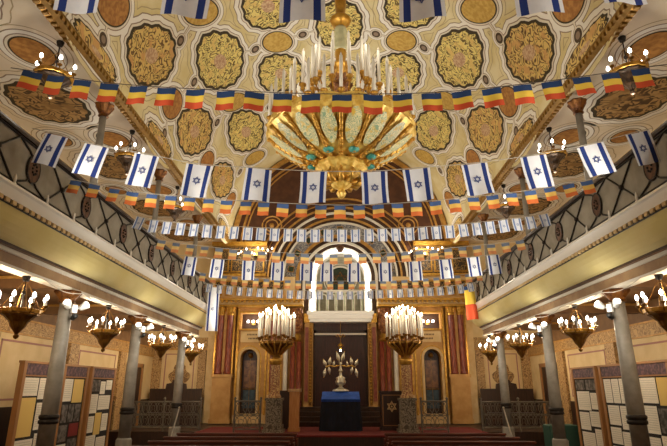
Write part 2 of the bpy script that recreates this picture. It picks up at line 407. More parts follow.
# galleries: slab with moulded front, beam over the columns, aisle ceilings
for s in (-1, 1):
    b = MB()
    cove = [(5.17+.30*(1-cos(t*pi/2/6)), 4.76-.42*sin(t*pi/2/6)) for t in range(7)]
    prof = [(XW, 5.12), (5.28, 5.12), (5.08, 5.10), (5.06, 5.05), (5.09, 5.02), (5.15, 4.87), (5.13, 4.86), (5.13, 4.78), (5.16, 4.77)]+cove+[(5.47, 4.29), (XW, 4.29)]
    ms = [5, 0, 0, 0, 0, 1, 1, 1]+[2]*7+[3, 4]
    b.extr([(s*x, z) for x, z in prof], Y0, GEND, ms)
    b.prism([(s*x, z) for x, z in prof], GEND-.01, GEND, 3)
    for k in range(int((GEND-4)/.17)):       # beaded moulding
        y = 4+k*.17; b.box(s*5.10, s*5.14, y, y+.10, 4.785, 4.85, 6)
    struct('gallery_floor_'+('left' if s < 0 else 'right'), b, ['white_paint','iron_black','cove_cream','brown_dark','aisle_ceiling','floor_brown','ochre_pale'])
    b = MB()
    b.box(s*5.58, s*5.78, Y0, GEND-.05, 4.0, 4.29, 0); b.box(s*5.53, s*5.84, Y0, GEND-.05, 4.22, 4.285, 1); b.box(s*5.55, s*5.81, Y0, GEND-.05, 3.98, 4.03, 1)
    struct('beam_arcade_'+('left' if s < 0 else 'right'), b, ['beam_brown','off_white'])
    for y in COLY:
        struct('beam_aisle', MB().box(s*5.79, s*XW, y-.12, y+.12, 4.02, 4.285, 0).box(s*5.79, s*XW, y-.15, y+.15, 4.22, 4.28, 1), ['aisle_ceiling','gold_paint'])
    # aisle wall: painted frieze, panel lines, dado
    b = MB(); w = s*XW; d = -s
    b.box(w, w+d*.02, Y0, YE, 3.40, 3.72, 0); b.box(w, w+d*.015, Y0, YE, 3.72, 4.285, 5)
    b.box(w, w+d*.05, Y0, YE, 3.72, 3.77, 1); b.box(w, w+d*.05, Y0, YE, 3.36, 3.40, 1)
    b.box(w, w+d*.03, Y0, YE, 0, 1.6, 2)
    for yp in (8.4, 12.4, 16.4, 20.2, 23.9):
        b.box(w, w+d*.10, yp-.28, yp+.28, 0, 3.36, 3)
    for ya, yb in ((8.7, 12.1), (12.7, 16.1), (16.7, 19.9)):
        for z in (1.75, 3.16): b.box(w, w+d*.012, ya+.2, yb-.2, z, z+.05, 4)
        for yy in (ya+.2, yb-.25): b.box(w, w+d*.012, yy, yy+.05, 1.75, 3.21, 4)
    struct('trim_'+('3' if s < 0 else '4'), b, ['scroll_frieze','gold_paint','wood_dark','scroll_pilaster','pink_line','upper_brown'])
    # gallery parapet
    side = 'left' if s < 0 else 'right'
    t = thing('gallery_railing', f'{side} gallery railing of black iron diamonds and oval bosses over grey cloth', 'railing', (s*5.2, 0, 5.12), 0, 'gallery railings')
    ya, yb = 3.75, GEND-.1
    MB().box(-.012, .012, ya, yb, .03, .86).build('cloth_infill', 'rail_cloth', t)
    b = MB(); b.extr([(-.06, .86), (-.07, .90), (-.05, .95), (.05, .95), (.07, .90), (.06, .86)], ya, yb, [0]*6, True)
    b.add([(x, y, z) for y in (ya, yb) for x, z in ((-.06,.86),(-.07,.90),(-.05,.95),(.05,.95),(.07,.90),(.06,.86))], [(0,1,2,3,4,5),(11,10,9,8,7,6)], 0)
    b.build('handrail', 'wood_dark', t)
    xi = -s*.03; iron = MB(); pitch = .95; n = int((yb-ya)/pitch); k0 = 0
    iron.tube([(xi, ya, .05), (xi, yb, .05)], .018, 5); iron.tube([(xi, ya, .83), (xi, yb, .83)], .018, 5)
    for k in range(n):
        y0 = ya+k*pitch; y1 = y0+pitch; yc = (y0+y1)/2
        if k % 2:
            iron.tube([(xi, y0, .05), (xi, yc, .44), (xi, y1, .83)], .017, 5); iron.tube([(xi, y0, .83), (xi, yc, .44), (xi, y1, .05)], .017, 5)
            iron.ball((xi, yc, .44), .055)
        else:
            for za, zb in ((.05, .26), (.83, .62)):
                iron.tube([(xi, y0, za), (xi, yc-.16, (za+zb)/2+(.02 if za < .4 else -.02)), (xi, yc-.05, zb)], .017, 5)
                iron.tube([(xi, y1, za), (xi, yc+.16, (za+zb)/2+(.02 if za < .4 else -.02)), (xi, yc+.05, zb)], .017, 5)
            m = MB(); m.add([], [])
            ring = [(0, .17*cos(2*pi*i/20), .235*sin(2*pi*i/20)) for i in range(20)]
            vs = [(0.02*d, 0, 0)]+[(0.012*d, p[1], p[2]) for p in ring]; m.add(vs, [(0, 1+i, 1+(i+1) % 20) for i in range(20)], 0)
            m.tube(ring, .02, 6, 1, True); m.tube([(0, p[1]*.6, p[2]*.6) for p in ring], .014, 6, 1, True)
            for q in range(8): m.ball((0.02*d, .06*cos(q*pi/4), .09*sin(q*pi/4)), .022, 1)
            m.build('oval_boss', ['boss_brown','iron_black'], t, loc=(-s*.035, yc, .44))
        f = MB().lathe([(.03, -.02), (.035, .0), (.02, .02), (.024, .10), (.012, .15), (.0001, .17)], seg=8)
        f.build('stud', 'white_paint', t, loc=(-s*.075, y0, .0))
    iron.build('iron_lattice', 'iron_black', t)

# iron columns, lower and upper
def lower_column():
    t = thing('iron_column', '', 'column', group='grey iron columns under the galleries')
    MB().lathe([(.24,0),(.24,.12),(.20,.16),(.20,.75),(.17,.8)], seg=16).build('plinth', 'grey_iron', t, True)
    MB().lathe([(.155,.8),(.15,2.0),(.125,3.72)], seg=20, wob=lambda a, z: 1+.03*cos(10*a)).build('shaft', 'grey_iron', t, True)
    MB().lathe([(.15,1.38),(.185,1.40),(.185,1.45),(.16,1.47),(.185,1.49),(.185,1.54),(.15,1.56)], seg=18).build('collar', 'iron_black', t, True)
    MB().lathe([(.13,3.72),(.17,3.74),(.15,3.78),(.16,3.82),(.26,3.94),(.24,3.975)], seg=24, wob=lambda a, z: 1+(.10*cos(8*a) if z > 3.8 else 0)).build('capital', 'bronze', t, False)
    return t
c0 = lower_column(); NTH = ('nearest the camera', 'second from camera', 'third from camera')
for s in (-1, 1):
    for i, y in enumerate(COLY):
        lab = f"grey iron column holding the {'left' if s < 0 else 'right'} gallery, {NTH[i]}"
        if s < 0 and i == 0: c0.location = (-XC-.18, y, 0); c0['label'] = lab
        else: dup(c0, (s*(XC+.18), y, 0), None, lab)
t = thing('gallery_column', '', 'column', group='slim columns on the galleries')
MB().lathe([(.13,0),(.13,.1),(.085,.14),(.08,1.5),(.075,2.95)], seg=14, wob=lambda a, z: 1+.03*cos(8*a)).build('shaft', 'grey_iron', t, True)
MB().lathe([(.08,2.95),(.12,2.97),(.10,3.02),(.12,3.07),(.21,3.24),(.20,3.27)], seg=16, wob=lambda a, z: 1+(.08*cos(8*a) if z > 3.05 else 0)).build('capital', 'bronze', t)
for s in (-1, 1):
    for i, y in enumerate(COLY):
        lab = f"slim upper column standing on the {'left' if s < 0 else 'right'} gallery, {NTH[i]}"
        if s < 0 and i == 0: t.location = (-5.5, y, 5.105); t['label'] = lab
        else: dup(t, (s*5.5, y, 5.105), None, lab)

# ------------------------------------------------------------------ chandeliers of the aisles and galleries
def basket_chandelier(name, label, group, n, rad, drop, body):
    """gilded basket on a rod with n candle bulbs; origin at the rim centre, rod of length drop above"""
    t = thing(name, label, 'chandelier', group=group)
    MB().lathe([(.0001,-.52),(.035,-.5),(.05,-.46),(.025,-.43),(.06,-.38),(.12,-.30),(.15,-.22),(.24,-.13),(.30,-.10),(.31,-.04),(.29,-.03),(.25,-.05)], seg=24, wob=lambda a, z: 1+.035*cos(12*a)).build('basket', body, t)
    MB().lathe([(.305,-.075),(.335,-.07),(.345,-.01),(.32,.0),(.31,-.04)], seg=32, wob=lambda a, z: 1+.02*cos(16*a)).build('rim_band', 'gold', t)
    MB().tube([(0,0,-.2),(0,0,drop)], .012, 6).lathe([(.0001,drop-.1),(.05,drop-.09),(.07,drop-.02),(.07,drop)], seg=12).ball((0,0,.3), .04).build('hanging_rod', 'iron_black', t)
    for k in range(n):
        a = 2*pi*k/n+.2; x, y = cos(a), sin(a)
        m = MB().tube([(x*.3,y*.3,-.05),(x*(rad*.85),y*(rad*.85),-.08),(x*rad,y*rad,-.02),(x*rad,y*rad,.05)], .012, 5)
        m.lathe([(.012,.03),(.045,.05),(.05,.07),(.02,.08)], (x*rad,y*rad,0), 8)
        arm = m.build('arm', 'gold_dark', t)
        MB().lathe([(.018,.08),(.018,.17)], (x*rad,y*rad,0), 7).build('candle_tube', 'candle_white', arm)
        MB().lathe([(.012,.17),(.034,.205),(.027,.25),(.0001,.285)], (x*rad,y*rad,0), 8).build('bulb', 'bulb_cool', arm, True)
    for k in range(4):
        a = pi/4+k*pi/2
        MB().tube([(cos(a)*.32,sin(a)*.32,0),(cos(a)*.08,sin(a)*.08,.42),(0,0,.5)], .008, 4).build('chain', 'gold_dark', t)
    return t
WARM = (1, .80, .54); NEUT = (1, .91, .76)
ch = basket_chandelier('aisle_chandelier', '', 'gilded chandeliers under the galleries', 8, .40, .60, 'gold_dark')
CHY = (9.2, 12.7, 16.85, 20.3); NEAR4 = ('nearest the camera', 'between the first two columns', 'between the second and third columns', 'beyond the last column')
for s in (-1, 1):
    for i, y in enumerate(CHY):
        lab = f"gilded candle chandelier hanging below the {'left' if s < 0 else 'right'} gallery, {NEAR4[i]}"
        p = (s*(5.68), y, 3.38)
        if s < 0 and i == 0: ch.location = p; ch['label'] = lab
        else: dup(ch, p, None, lab)
        point('aisle_chandelier_light', (p[0]+s*.42, p[1], p[2]+.12), 38 if i < 3 else 66, WARM, .12)
gc = basket_chandelier('gallery_chandelier', '', 'dark chandeliers over the galleries', 6, .34, .75, 'bronze_dark')
for s in (-1, 1):
    for i, y in enumerate((8.6, 12.3, 16.3)):
        lab = f"dark bronze chandelier hanging over the {'left' if s < 0 else 'right'} gallery, {NEAR4[i] if i == 0 else ('second from the camera', 'third from the camera')[i-1]}"
        p = (s*5.48, y, 7.78)
        if s < 0 and i == 0: gc.location = p; gc['label'] = lab
        else: dup(gc, p, None, lab)
        point('gallery_chandelier_light', (p[0], p[1], p[2]-.62), 18, NEUT, .12)

# floodlights clamped on the lower columns
def floodlight():
    t = thing('twin_floodlight', '', 'floodlight', group='white floodlights on the columns')
    MB().box(-.05,.05,-.04,.04,-.10,.06).tube([(-.2,0,.0),(.2,0,.0)], .015, 6).build('bracket', 'plastic_white', t)
    for k in (-1, 1):
        h = MB(); h.lathe([(.05,-.10),(.06,-.06),(.085,.05),(.085,.07)], seg=12)
        hd = h.build('lamp_head', 'plastic_white', t, True, loc=(k*.17, -.06, .05), rot=(R_(60), 0, R_(k*35)))
        MB().lathe([(.062,.0705),(.061,.078)], seg=12).build('lens', 'lamp_white', hd)
    MB().lathe([(.05,-.12),(.055,0),(.045,.02)], seg=10).build('camera_housing', 'plastic_black', t, True, loc=(0,-.10,-.17), rot=(R_(70),0,0))
    return t
fl = floodlight()
for s in (-1, 1):
    for i, y in enumerate(COLY):
        lab = f"white twin floodlight atop the {'left' if s < 0 else 'right'} column {NTH[i]}"
        p = (s*(XC-.02), y-.05, 3.62)
        if s < 0 and i == 0: fl.location = p; fl['label'] = lab; fl.rotation_euler = (0,0,R_(50))
        else: dup(fl, p, R_(50 if s < 0 else -50), lab)
        point('flood_and_fill_beam', (s*(XC-.25), y-.2, 3.75), 230, (1,.93,.80), .08, 'SPOT', (0, y+1.0, 8.0), 90)
        point('floodlight_spill', (s*(XC-.55), y-.35, 3.6), 13, (1,.93,.80), .2)  # extra point added beside each floodlight, brightens cove and ledge
        # loose cable from the floodlight to the chandelier
    b = MB()
    pts = []
    ys = [9.2, 10.72, 12.7, 14.62, 16.85, 19.0, 20.3]
    for a, c in zip(ys, ys[1:]):
        for q in range(6):
            g = q/6; pts.append((s*5.36, a+(c-a)*g, 3.93-.10*sin(pi*g)))
    o = b.tube(pts, .008, 5).build('hanging_cable', 'cord_pale')
    tag(o, f"white cable slung from column to column below the {'left' if s < 0 else 'right'} gallery", 'cable', 'cables along the column tops', 'thing')

# ------------------------------------------------------------------ the great chandelier
CY = 10.0
t = thing('grand_chandelier', 'huge gilded chandelier with enamel panels and white candles hanging in mid nave', 'chandelier', (0.03, CY, 0))
NP = 16
def bowl(u): return .30+1.22*u, 6.52+.62*(u**1.7)            # radius, height along the bowl
prof = [bowl(i/10) for i in range(11)]
MB().lathe(prof+[(1.56, 7.17), (1.50, 7.20), (1.40, 7.12), (.4, 6.75)], seg=96, wob=lambda a, z: 1+(.025*abs(cos(8*a)) if z > 6.7 else 0)).build('bowl', 'gold_bright', t, False)
b = MB(); n = 96
for i in range(n):       # scalloped cresting
    a0, a1 = 2*pi*i/n, 2*pi*(i+1)/n; h = lambda a: .10+.07*abs(sin(8*a))
    q = lambda a, z, r=1.57: (r*cos(a), r*sin(a), z)
    b.add([q(a0,7.14),q(a1,7.14),q(a1,7.14+h(a1)),q(a0,7.14+h(a0)), q(a0,7.14,1.54),q(a1,7.14,1.54),q(a1,7.14+h(a1),1.54),q(a0,7.14+h(a0),1.54)], [(0,1,2,3),(7,6,5,4),(3,2,6,7),(0,4,5,1)])
b.build('cresting', 'gold_bright', t)
for k in range(NP):
    a = 2*pi*k/NP
    pts = [((r+.015)*cos(a), (r+.015)*sin(a), z-.03) for r, z in prof]
    b = MB().tube(pts, [.03+.02*i/10 for i in range(11)], 6)
    for q in range(1, 11, 1): b.ball((pts[q][0], pts[q][1], pts[q][2]-.03), .045, 0, 6, 4)
    b.build('rib', 'gold', t, True)
    a = 2*pi*(k+.5)/NP; b = MB(); vs = []; fs = []
    for i in range(9):
        u = .40+.54*i/8; r, z = bowl(u); hw = (.30+.34*sin(pi*min(1, i/8*1.05)))*2*pi/NP*1.05
        if i in (0, 8): hw *= .45
        for j in range(5):
            g = a+hw*(j/4-.5); vs.append(((r+.02)*1.02*cos(g), (r+.02)*1.02*sin(g), z-.045))
    for i in range(8):
        for j in range(4): fs.append((i*5+j, i*5+j+1, (i+1)*5+j+1, (i+1)*5+j))
    b.add(vs, fs); b.build('enamel_panel', 'enamel', t, True)
# lower basket with teal cabochons, and its finial
MB().lathe([(.0001,5.74),(.06,5.77),(.10,5.86),(.06,5.94),(.15,5.99),(.27,6.10),(.22,6.18),(.38,6.28),(.52,6.40),(.50,6.48),(.36,6.54),(.30,6.58)], seg=48, wob=lambda a, z: 1+.05*cos(12*a)).build('lower_basket', 'gold_bright', t)
for k in range(8):
    a = 2*pi*(k+.5)/8-pi/2
    MB().ball((.66*cos(a),.66*sin(a),6.56), .115, 0, 12, 6, .5).build('cabochon', 'teal', t, True)
for k in range(12):
    a = 2*pi*k/12
    MB().tube([(.2*cos(a),.2*sin(a),6.08),(.36*cos(a),.36*sin(a),6.06),(.50*cos(a),.50*sin(a),6.18),(.44*cos(a),.44*sin(a),6.28)], [.04,.07,.06,.02], 6).build('leaf', 'gold', t, True)
# drum, arms and candles in three tiers
MB().lathe([(.5,6.9),(.46,7.1),(.36,7.2),(.30,7.6),(.36,7.75),(.24,7.85),(.20,8.3),(.26,8.4),(.15,8.5),(.12,8.9)], seg=24, wob=lambda a, z: 1+.06*cos(8*a)).build('drum', 'bronze', t)
MB().lathe([(.10,8.5),(.16,8.75),(.24,8.85),(.16,8.95),(.10,9.0),(.125,9.25),(.125,9.9),(.10,9.95),(.2,10.02),(.25,10.1),(.2,10.18),(.10,10.25),(.125,10.5),(.125,11.2),(.24,11.35),(.10,11.5),(.06,12.2),(.06,13.3),(.22,13.5),(.28,13.72)], seg=20, wob=lambda a, z: 1+.03*cos(10*a)).build('stem', 'gold', t, True)
MB().lathe([(.128,9.28),(.14,9.32),(.14,9.42),(.132,9.45),(.132,9.72),(.14,9.75),(.14,9.85),(.128,9.9)], seg=20, wob=lambda a, z: 1+.03*cos(10*a)).build('stem_sleeve', 'sleeve_green', t, True)
def gcandle(r, a, zb, hgt, th=.035):
    x, y = r*cos(a), r*sin(a)
    c = MB().lathe([(.03,zb-.12),(.05,zb-.08),(.03,zb-.05),(.075,zb-.01),(.08,zb+.02),(.04,zb+.03)], (x,y,0), 8)
    c.tube([(x,y,zb-.1),(x*.9,y*.9,zb-.22),(x*.68,y*.68,zb-.20)], .018, 5)
    arm = c.build('candle_arm', 'gold', t, True)
    MB().lathe([(th,zb+.02),(th*.92,zb+hgt)], (x,y,0), 8).build('candle', 'candle_white', arm, True)
    MB().lathe([(th*.4,zb+hgt),(th*.62,zb+hgt+.03),(.0001,zb+hgt+.09)], (x,y,0), 6).build('bulb', 'off_white', arm, True)
for k in range(30): gcandle(1.53, 2*pi*(k+.5)/30, 7.34, .74)
for k in range(20): gcandle(1.10, 2*pi*(k+.5)/20, 7.92, .80)
for k in range(12): gcandle(.64, 2*pi*(k+.5)/12, 8.42, .86)
for k in range(6):       # little bronze figures of the inner gallery
    a = 2*pi*k/6+.5
    MB().lathe([(.08,7.2),(.10,7.3),(.06,7.45),(.10,7.6),(.09,7.72),(.04,7.78),(.065,7.84),(.0001,7.93)], (.72*cos(a),.72*sin(a),0), 10).tube([(.72*cos(a),.72*sin(a),7.22),(.40*cos(a),.40*sin(a),7.15)], .03, 6).build('bracket', 'bronze', t, True)
for k in range(6):
    a = 2*pi*k/6
    point('vault_fill_light', (1.25*cos(a)+.03, CY+1.25*sin(a), 9.1), 9, NEUT, .2)  # added fill for the vault; the chandelier's own candles are unlit
# ------------------------------------------------------------------ altar wall
def plate_arch(b, cx, zs, r, x0, x1, z0, z1, y0, y1, m=0, bound=None, seg=28):
    """plate from y0 to y1 with an arched hole; outer edge is a rectangle or bound(angle) -> (x, z)"""
    I, O = [], []
    for i in range(seg+1):
        a = pi*i/seg; I.append((cx+r*cos(a), zs+r*sin(a)))
        if bound: O.append(bound(a)); continue
        k = 1e9
        if cos(a) > 1e-6: k = min(k, (x1-cx)/cos(a))
        if cos(a) < -1e-6: k = min(k, (x0-cx)/cos(a))
        if sin(a) > 1e-6: k = min(k, (z1-zs)/sin(a))
        O.append((cx+k*cos(a), zs+k*sin(a)))
    if not bound:            # put a vertex on each top corner
        for X in (x1, x0):
            j = min(range(len(O)), key=lambda q: hypot(O[q][0]-X, O[q][1]-z1)); O[j] = (X, z1)
    n = seg+1
    for y in (y0, y1):
        b.add([(x,y,z) for x, z in I]+[(x,y,z) for x, z in O], [(i, i+1, n+i+1, n+i) for i in range(seg)], m)
    b.add([(x,y,z) for y in (y0, y1) for x, z in I], [(i, n+i, n+i+1, i+1) for i in range(seg)], m)
    if z0 < zs and not bound:
        b.box(x0, cx-r, y0, y1, z0, zs, m); b.box(cx+r, x1, y0, y1, z0, zs, m)
ZA = 6.94
b = MB()
def tymp(a):
    # ray from (0, ZA): vault circle above the springing, side limits below
    dx, dz = cos(a), sin(a); o = ZA-ZS
    k = -o*dz+math.sqrt(max(0, (o*dz)**2-(o*o-5.19**2)))
    if ZA+k*dz < ZS: k = 5.19/abs(dx)
    return (k*dx, ZA+k*dz)
plate_arch(b, 0, ZA, 3.3, 0, 0, 0, 0, 23.7, 24.29, 0, tymp, 48)
for r0, r1, y in ((4.92, 5.14, 23.58), (4.62, 4.72, 23.66), (4.46, 4.52, 23.67)): b.arch(0, ZS, r0, r1, ZS-.1, y, 23.71, 1)
for r0, r1, y in ((3.82, 3.90, 23.64), (3.62, 3.66, 23.66)): b.arch(0, ZA, r0, r1, ZA-.05, y, 23.71, 1)
for s in (-1, 1):
    for rr, m in ((.46, 1), (.30, 1)):
        b.tube([(s*3.25+rr*cos(2*pi*i/24), 23.68, 9.45+rr*sin(2*pi*i/24)) for i in range(24)], .035, 6, m, True)
    b.ball((s*3.25, 23.68, 9.45), .12, 1, 10, 6)
struct('wall_tympanum', b, ['tympanum_brown','gold_paint'])
b = MB()
for r0, r1, z0, y, m in ((3.28,3.36,6.9,23.42,1),(3.12,3.28,6.9,23.50,2),(3.04,3.12,6.9,23.46,3),(2.88,3.04,6.9,23.60,2),(2.80,2.88,6.9,23.58,1),(2.68,2.80,6.9,23.70,2),(2.60,2.68,6.9,23.66,3),(2.06,2.60,6.9,23.80,0),
                         (1.92,2.06,5.9,23.70,1),(1.74,1.92,5.9,23.82,2),(1.62,1.74,5.9,23.70,3),(1.45,1.62,5.25,23.80,2)):
    b.arch(0, ZA, r0, r1, z0, y, 24.29, m, 40)
for k in range(9):       # framed square panels on the grey arch
    a = pi*(k+.5)/9
    x, z = 2.33*cos(a), ZA+2.33*sin(a); q = .13
    pts = [(x+q*(u*cos(a)-v*sin(a)), 23.78, z+q*(u*sin(a)+v*cos(a))) for u, v in ((-1,-1),(1,-1),(1,1),(-1,1))]
    b.tube(pts, .025, 5, 1, True); b.add(pts, [(0,1,2,3)], 4)
struct('trim_5', b, ['scroll_grey','gold_paint','brown_dark','off_white','window_green'])
# lit arch with the window, its arcade and balcony ledge
struct('trim_6', MB().arch(0, ZA, 1.10, 1.45, 5.25, 23.74, 24.29, 0, 40), ['white_paint'])
t = tag(MB().tube([(1.28, 23.70, 5.3)]+[(1.28*cos(pi*i/36), 23.70, ZA+1.28*sin(pi*i/36)) for i in range(37)]+[(-1.28, 23.70, 5.3)], .035, 8).build('light_strip', 'lamp_white'),
        'white light strip lining the tall arch above the ark', 'light', kind='thing')
struct('wall_choir', MB().box(-1.1, 1.1, 24.24, 24.29, 5.25, 8.1), ['choir_grey'])
t = thing('window_round', 'round dark green window with carved frame inside the lit arch', 'window', (0, 24.16, 6.9))
MB().lathe([(.0001,-.02),(.60,-.02)], seg=28, caps=False).build('pane', 'window_green', t, rot=(R_(90),0,0))
b = MB()
for rr, th in ((.64,.05),(.76,.03)): b.tube([(rr*cos(2*pi*i/32), -.02, rr*sin(2*pi*i/32)) for i in range(32)], th, 6, 0, True)
b.build('frame', 'off_white', t, True)
b = MB()
star(b, 0, 0, .40, .03, .0); b.build('tracery', 'bronze', t, loc=(0,-.02,0))
t = tag(MB().lathe([(.0001,-.16),(.12,-.12),(.17,0),(.14,.12),(.06,.18),(.0001,.2)], seg=14, wob=lambda a, z: 1+.08*cos(6*a)).build('arch_ornament', 'boss_brown', None, True, loc=(0, 23.47, ZA+1.28)), 'dark carved ornament at the crown of the lit arch', 'ornament', kind='thing')
t = thing('choir_arcade', 'pale miniature arcade with slim posts under the round window', 'arcade', (0, 23.95, 5.26))
MB().box(-1.06,1.06,-.05,.05,0,.08).box(-1.06,1.06,-.05,.05,1.0,1.08).box(-1.06,1.06,-.06,.06,1.08,1.12).build('rail', 'off_white', t)
for k in range(6):
    x = -1.0+k*.4
    MB().lathe([(.06,.08),(.04,.14),(.035,.8),(.06,.95),(.06,1.0)], (x,0,0), 10).build('post', 'pale_green', t, True)
for k in range(5):
    MB().arch(-.8+k*.4, .78, .13, .18, .08, -.02, .03, 0, 10).build('arch_frame', 'off_white', t)
struct('trim_7', MB().box(-1.46,1.46,22.75,24.2,5.12,5.25).box(-1.40,1.40,22.82,24.2,4.92,5.12).box(-1.34,1.34,22.9,24.2,4.80,4.92), ['white_paint'])

# bays with arched niches, entablature and attic
for s in (-1, 1):
    b = MB(); X = lambda x: s*x
    def bx(x0, x1, y0, y1, z0, z1, m): b.box(s*x0, s*x1, y0, y1, z0, z1, m)
    cx = 4.0*s; lo, hi = sorted((s*3.2, s*4.6))
    plate_arch(b, cx, 3.3, .37, lo, hi, .62, 4.55, 23.45, 24.0, 0)
    b.arch(cx, 3.3, .37, .47, 1.0, 23.36, 23.46, 1, 24); b.arch(cx, 3.3, .49, .54, 1.0, 23.40, 23.46, 2, 24)
    bx(3.2, 4.6, 23.45, 24.0, 5.25, 5.5, 0); bx(3.2, 3.38, 23.45, 24.0, 4.55, 5.25, 0); bx(4.45, 4.6, 23.45, 24.0, 4.55, 5.25, 0)
    bx(3.38, 4.45, 23.8, 24.0, 4.55, 5.25, 3)                       # dark recess over the panel
    bx(3.46, 4.42, 23.41, 23.46, 3.98, 4.45, 1)                     # inscription panel
    for x0, x1 in ((3.22, 3.30), (4.50, 4.58)): bx(x0, x1, 23.36, 23.46, .95, 5.45, 2)
    for z in (4.50, 5.26): bx(3.3, 4.5, 23.38, 23.46, z, z+.06, 2)
    bx(3.2, 4.6, 23.40, 24.0, .62, 1.0, 1)
    for row, z in ((7, 4.27), (6, 4.10)):                           # two short lines of worn lettering
        for k in range(row): bx(3.70+k*.065, 3.70+k*.065+.04, 23.405, 23.412, z, z+.07, 3)
    # entablature
    for x1, y, z0, z1, m in ((5.9,23.05,5.50,5.58,2),(5.85,23.15,5.58,5.76,1),(5.95,22.95,5.76,5.84,2),(6.0,22.88,5.84,5.90,0)):
        bx(1.66, x1, y, 24.25, z0, z1, m)
    k = 1.8
    while k < 5.8: bx(k, k+.09, 23.02, 23.1, 5.66, 5.76, 2); k += .2
    # attic with gilded panels
    bx(2.08, 5.85, 23.5, 24.25, 5.90, 6.92, 1)
    for q in range(7):
        x = 2.55+q*.47; bx(x, x+.36, 23.47, 23.51, 6.05, 6.75, 2); bx(x+.05, x+.31, 23.455, 23.475, 6.12, 6.68, 4)
    bx(3.4, 5.95, 23.3, 24.25, 6.92, 7.04, 2)
    bx(3.4, 5.9, 23.55, 24.25, 7.04, 8.35, 4)
    for q in range(3):
        x = 3.52+q*.82; bx(x, x+.72, 23.50, 23.56, 7.14, 8.24, 2); bx(x+.06, x+.66, 23.48, 23.51, 7.2, 8.18, 4)
    bx(3.4, 5.95, 23.25, 24.25, 8.35, 8.54, 2)
    # inner pilaster
    bx(2.5, 3.2, 23.35, 24.25, .62, 5.5, 0); bx(2.62, 3.08, 23.32, 23.36, 1.9, 4.9, 5); bx(2.55, 3.15, 23.28, 23.36, .62, 1.75, 1)
    for x in (2.56, 3.08): bx(x, x+.06, 23.31, 23.36, 1.8, 5.2, 2)
    bx(2.46, 3.24, 23.2, 24.2, 5.2, 5.5, 2)
    # bay behind the red columns and gilded pilaster beside the ark
    bx(1.66, 2.5, 23.75, 24.25, .62, 5.5, 0)
    bx(1.20, 1.58, 23.25, 24.25, .62, 4.8, 0); bx(1.24, 1.36, 23.2, 23.26, 1.35, 4.75, 6); bx(1.40, 1.55, 23.21, 23.26, 1.5, 4.6, 5); bx(1.57, 1.66, 23.76, 24.25, .62, 4.8, 0)
    for q in range(24): b.ball((s*1.30, 23.19, 1.5+q*.133), .045, 2, 6, 4)
    bx(1.18, 1.60, 23.15, 24.2, 4.8, 5.2, 2); bx(1.18, 1.60, 23.15, 24.2, .62, 1.3, 1)
    # outer bay above and beside
    bx(5.5, 5.9, 23.6, 24.25, .62, 5.5, 1); bx(4.6, 5.5, 23.6, 24.25, .62, 5.5, 0)
    struct('wall_altar_'+('left' if s < 0 else 'right'), b, ['ochre','ochre_pale','gold','brown_dark','scroll_dark','red_paint','gold_dark','gold_paint'])
    side = 'left' if s < 0 else 'right'
    # niche door leaf
    t = thing('niche_door', f'narrow arched niche on the {side} of the altar wall with amber and blue panes', 'niche', (cx, 23.82, 1.01), 0, 'arched niches of the altar wall')
    out = [(-.35,0),(.35,0)]+[(.35*cos(pi*i/16), 2.27+.35*sin(pi*i/16)) for i in range(17)]
    MB().prism(out, 0, .12).build('leaf', 'wood_dark', t)
    for z0, z1, m, nm in ((.2, .95, 'blue_glass', 'blue_pane'), (1.05, 2.2, 'amber_glass', 'amber_pane')):
        if m not in MATS:
            mat('blue_glass', '#3d5560', .3, hex2='#2a3d48', scale=5); mat('amber_glass', '#8a5a2a', .35, hex2='#5e3a1c', scale=6)
        MB().box(-.26,.26,-.02,.0,z0,z1).build(nm, m, t)
    MB().ball((.0,-.02,2.42), .12, 0, 10, 6).tube([(-.28,-.01,1.0),(.28,-.01,1.0)], .02, 6).tube([(0,-.015,.1),(0,-.015,2.3)], .012, 5).build('tracery', 'gold_dark', t)
    # outer pair of red half columns on a pedestal
    t = thing('altar_pilaster', f'tall pilaster of paired red shafts on a pale pedestal, {side} end of altar wall', 'pilaster', (s*5.10, 23.34, .63), 0, 'red pilasters of the altar wall')
    MB().box(-.44,.44,-.22,.24,0,.18).box(-.40,.40,-.18,.24,.18,1.85).box(-.45,.45,-.23,.24,1.85,1.98).box(-.30,.30,-.20,-.17,.4,1.65).build('pedestal', 'ochre', t)
    MB().box(-.42,.42,-.04,.24,1.98,4.86).build('back_slab', 'ochre', t)
    for k in (-1, 1):
        MB().lathe([(.17,1.98),(.17,2.06),(.14,2.12),(.135,4.45),(.15,4.5)], (k*.2,-.06,0), 16).build('shaft', 'red_marble', t, True)
        MB().lathe([(.15,4.5),(.16,4.55),(.14,4.62),(.20,4.8),(.19,4.86)], (k*.2,-.06,0), 16, wob=lambda a, z: 1+(.08*cos(8*a) if z > 4.6 else 0)).build('capital', 'gold', t)
        MB().box(k*.40-.03, k*.40+.03, -.09, .0, 2.0, 4.8).build('fillet', 'gold', t)
    # red column beside the ark with its heavy capital
    t = thing('ark_column', f'slim red twin column with a heavy carved capital {side} of the ark', 'column', (s*1.95, 23.3, .63), 0, 'red columns beside the ark')
    MB().box(-.24,.24,-.24,.24,0,.7).box(-.27,.27,-.27,.27,.7,.8).build('pedestal', 'red_paint', t)
    for k in (-1, 1):
        MB().lathe([(.14,.8),(.14,.88),(.11,.94),(.105,3.35)], (k*.14,0,0), 16).build('shaft', 'red_marble', t, True)
    m = MB().lathe([(.12,3.35),(.24,3.42),(.16,3.5),(.20,3.62),(.14,3.7)], (0,0,0), 20, wob=lambda a, z: 1+.08*cos(8*a)); m.build('necking', 'gold', t)
